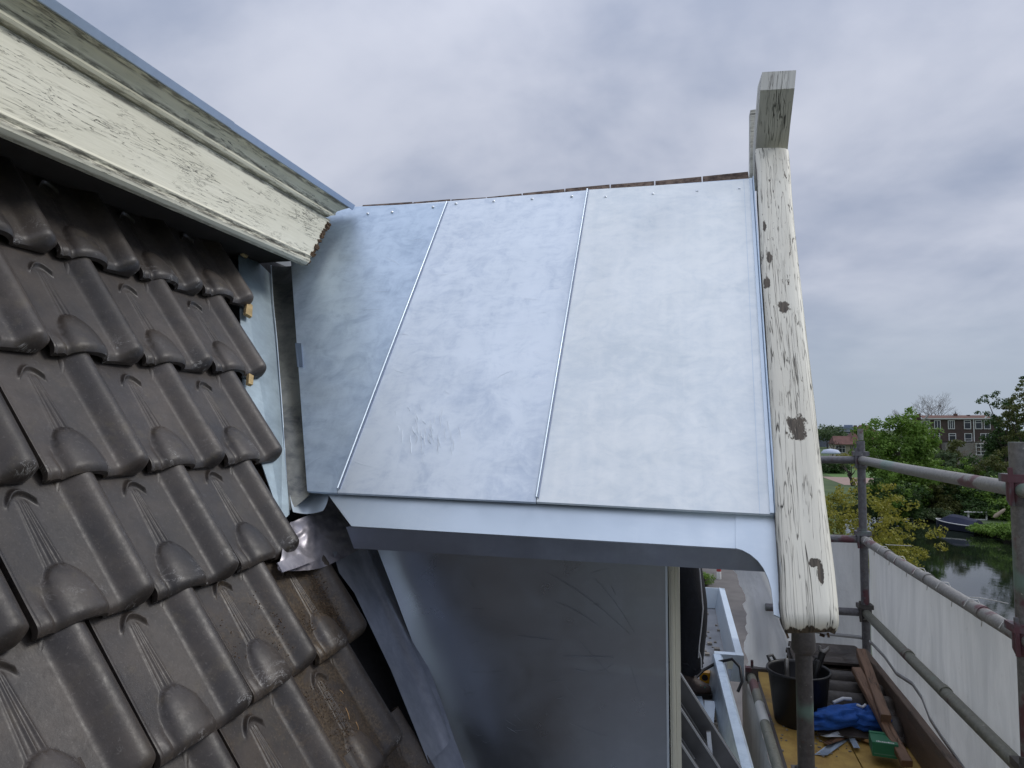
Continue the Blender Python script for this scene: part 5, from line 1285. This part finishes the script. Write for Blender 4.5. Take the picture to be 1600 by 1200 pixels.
# parasol in the garden
pY = 165.
pr_ = empty('parasol', (wx(1297, pY), pY, GZ), 'round pale blue parasol in the garden beyond the end rail', 'parasol')
zt_ = wz(702.5, pY); zb_ = wz(708.5, pY); cxp = wx(1297, pY); rad_ = wx(1312, pY)-cxp
mb = MB(); nn = 20
mb.loft([[Vector((cxp+rad_*f*math.cos(2*math.pi*k/nn), pY+rad_*f*math.sin(2*math.pi*k/nn), zz)) for k in range(nn)] for f, zz in ((1., zb_-.25), (1., zb_), (.75, zb_+.55), (.35, zt_-.1), (.02, zt_))], caps=False, smooth=True)
mb.build('canopy', m_plain('pale_blue_canvas', (.50, .55, .66), .8), pr_, solid=.03)
MB().tube([(cxp, pY, GZ), (cxp, pY, zt_-.05)], .05, 8).build('pole', M_WHITE, pr_)
# moored boat
boat = empty('moored_boat', (25.2, 77.6, WZ), 'small dark blue motor boat with a peaked navy cover moored at the bank', 'boat')
bow = Vector((24.6, 78.3, WZ)); ste = Vector((27.2, 75.2, WZ)); ax = (ste-bow); BL = ax.length; ax.normalize(); sd_ = Vector((-ax.y, ax.x, 0))
rings = []; n = 13
for i in range(n):
    t = i/(n-1); hw = .92*(1-(1-min(1, t*1.9))**2.2)**.8 + .03; gz_ = .62 + .22*(1-t)**2; kz = -.18 + .35*max(0, .12-t)/.12
    c = bow + ax*(BL*t) ; c.z = WZ
    rings.append([c + sd_*hw + Vector((0, 0, gz_)), c + sd_*hw*.86 + Vector((0, 0, .05)), c + sd_*hw*.3 + Vector((0, 0, kz)), c - sd_*hw*.3 + Vector((0, 0, kz)), c - sd_*hw*.86 + Vector((0, 0, .05)), c - sd_*hw + Vector((0, 0, gz_))])
MB().loft(rings, smooth=False).build('hull', m_plain('navy_hull', (.018, .022, .04), .35, 0, .1, 2.), boat)
rl = [r[0] + Vector((0, 0, .03)) for r in rings]; rr_ = [r[-1] + Vector((0, 0, .03)) for r in rings]
MB().tube(rl, .05, 6).build('gunwale', M_WHITE, boat); MB().tube(rr_, .05, 6).build('gunwale', M_WHITE, boat)
cv = []
for i in range(2, n):
    t = i/(n-1); r = rings[i]; pk = .12 + .62*sst(.1, .42, t)*(1-.35*sst(.6, 1., t)); mid = (r[0]+r[-1])/2
    cv.append([r[0]+Vector((0, 0, .05)), mid + (r[0]-mid)*.45 + Vector((0, 0, pk*.75+.05)), mid + Vector((0, 0, pk+.05)), mid + (r[-1]-mid)*.45 + Vector((0, 0, pk*.75+.05)), r[-1]+Vector((0, 0, .05))])
MB().loft(cv, closed=True, smooth=False).build('cover', m_plain('navy_cover', (.02, .025, .055), .8, 0, .2, 3.), boat)
jt = empty('jetty_rail', (28.2, 79.6, GZ-.3), 'white wooden rail on the bank behind the moored boat', 'railing')
for xx in (28.0, 29.6): MB().box((xx-.06, 79.8, -9.9), (xx+.06, 79.95, -8.5)).build('upright', M_WHITE, jt)
for zz in (-8.62, -9.35): MB().box((27.6 if zz > -9 else 28.4, 79.72, zz), (29.6, 79.80, zz+.10)).build('rail', M_WHITE, jt)
dg = empty('dinghy', (31.0, 77.5, GZ), 'pale brown upturned dinghy bow sticking out of the bank plants', 'boat')
p0 = atY(1556, 806, 77); p1 = atY(1568, 797.5, 77); p2 = atY(1571, 794.8, 77)
MB().tube([p0 + (p0-p1)*.3, p0, p1, p2], [.10, .20, .15, .04], 8).build('hull', m_plain('pale_brown_hull', (.34, .27, .20), .6), dg)
# street bollard far below
bo = empty('bollard', (2.25, 45., GZ), 'small white and red bollard on the street far below the gutter', 'bollard')
MB().tube([(2.25, 45, GZ), (2.25, 45, GZ+.9), (2.25, 45, GZ+.95)], [.14, .12, .03], 10).build('post', M_WHITE, bo)
MB().tube([(2.25, 45, GZ+.45), (2.25, 45, GZ+.62)], .133, 10).build('band', m_plain('red_band', (.4, .05, .05), .6), bo)
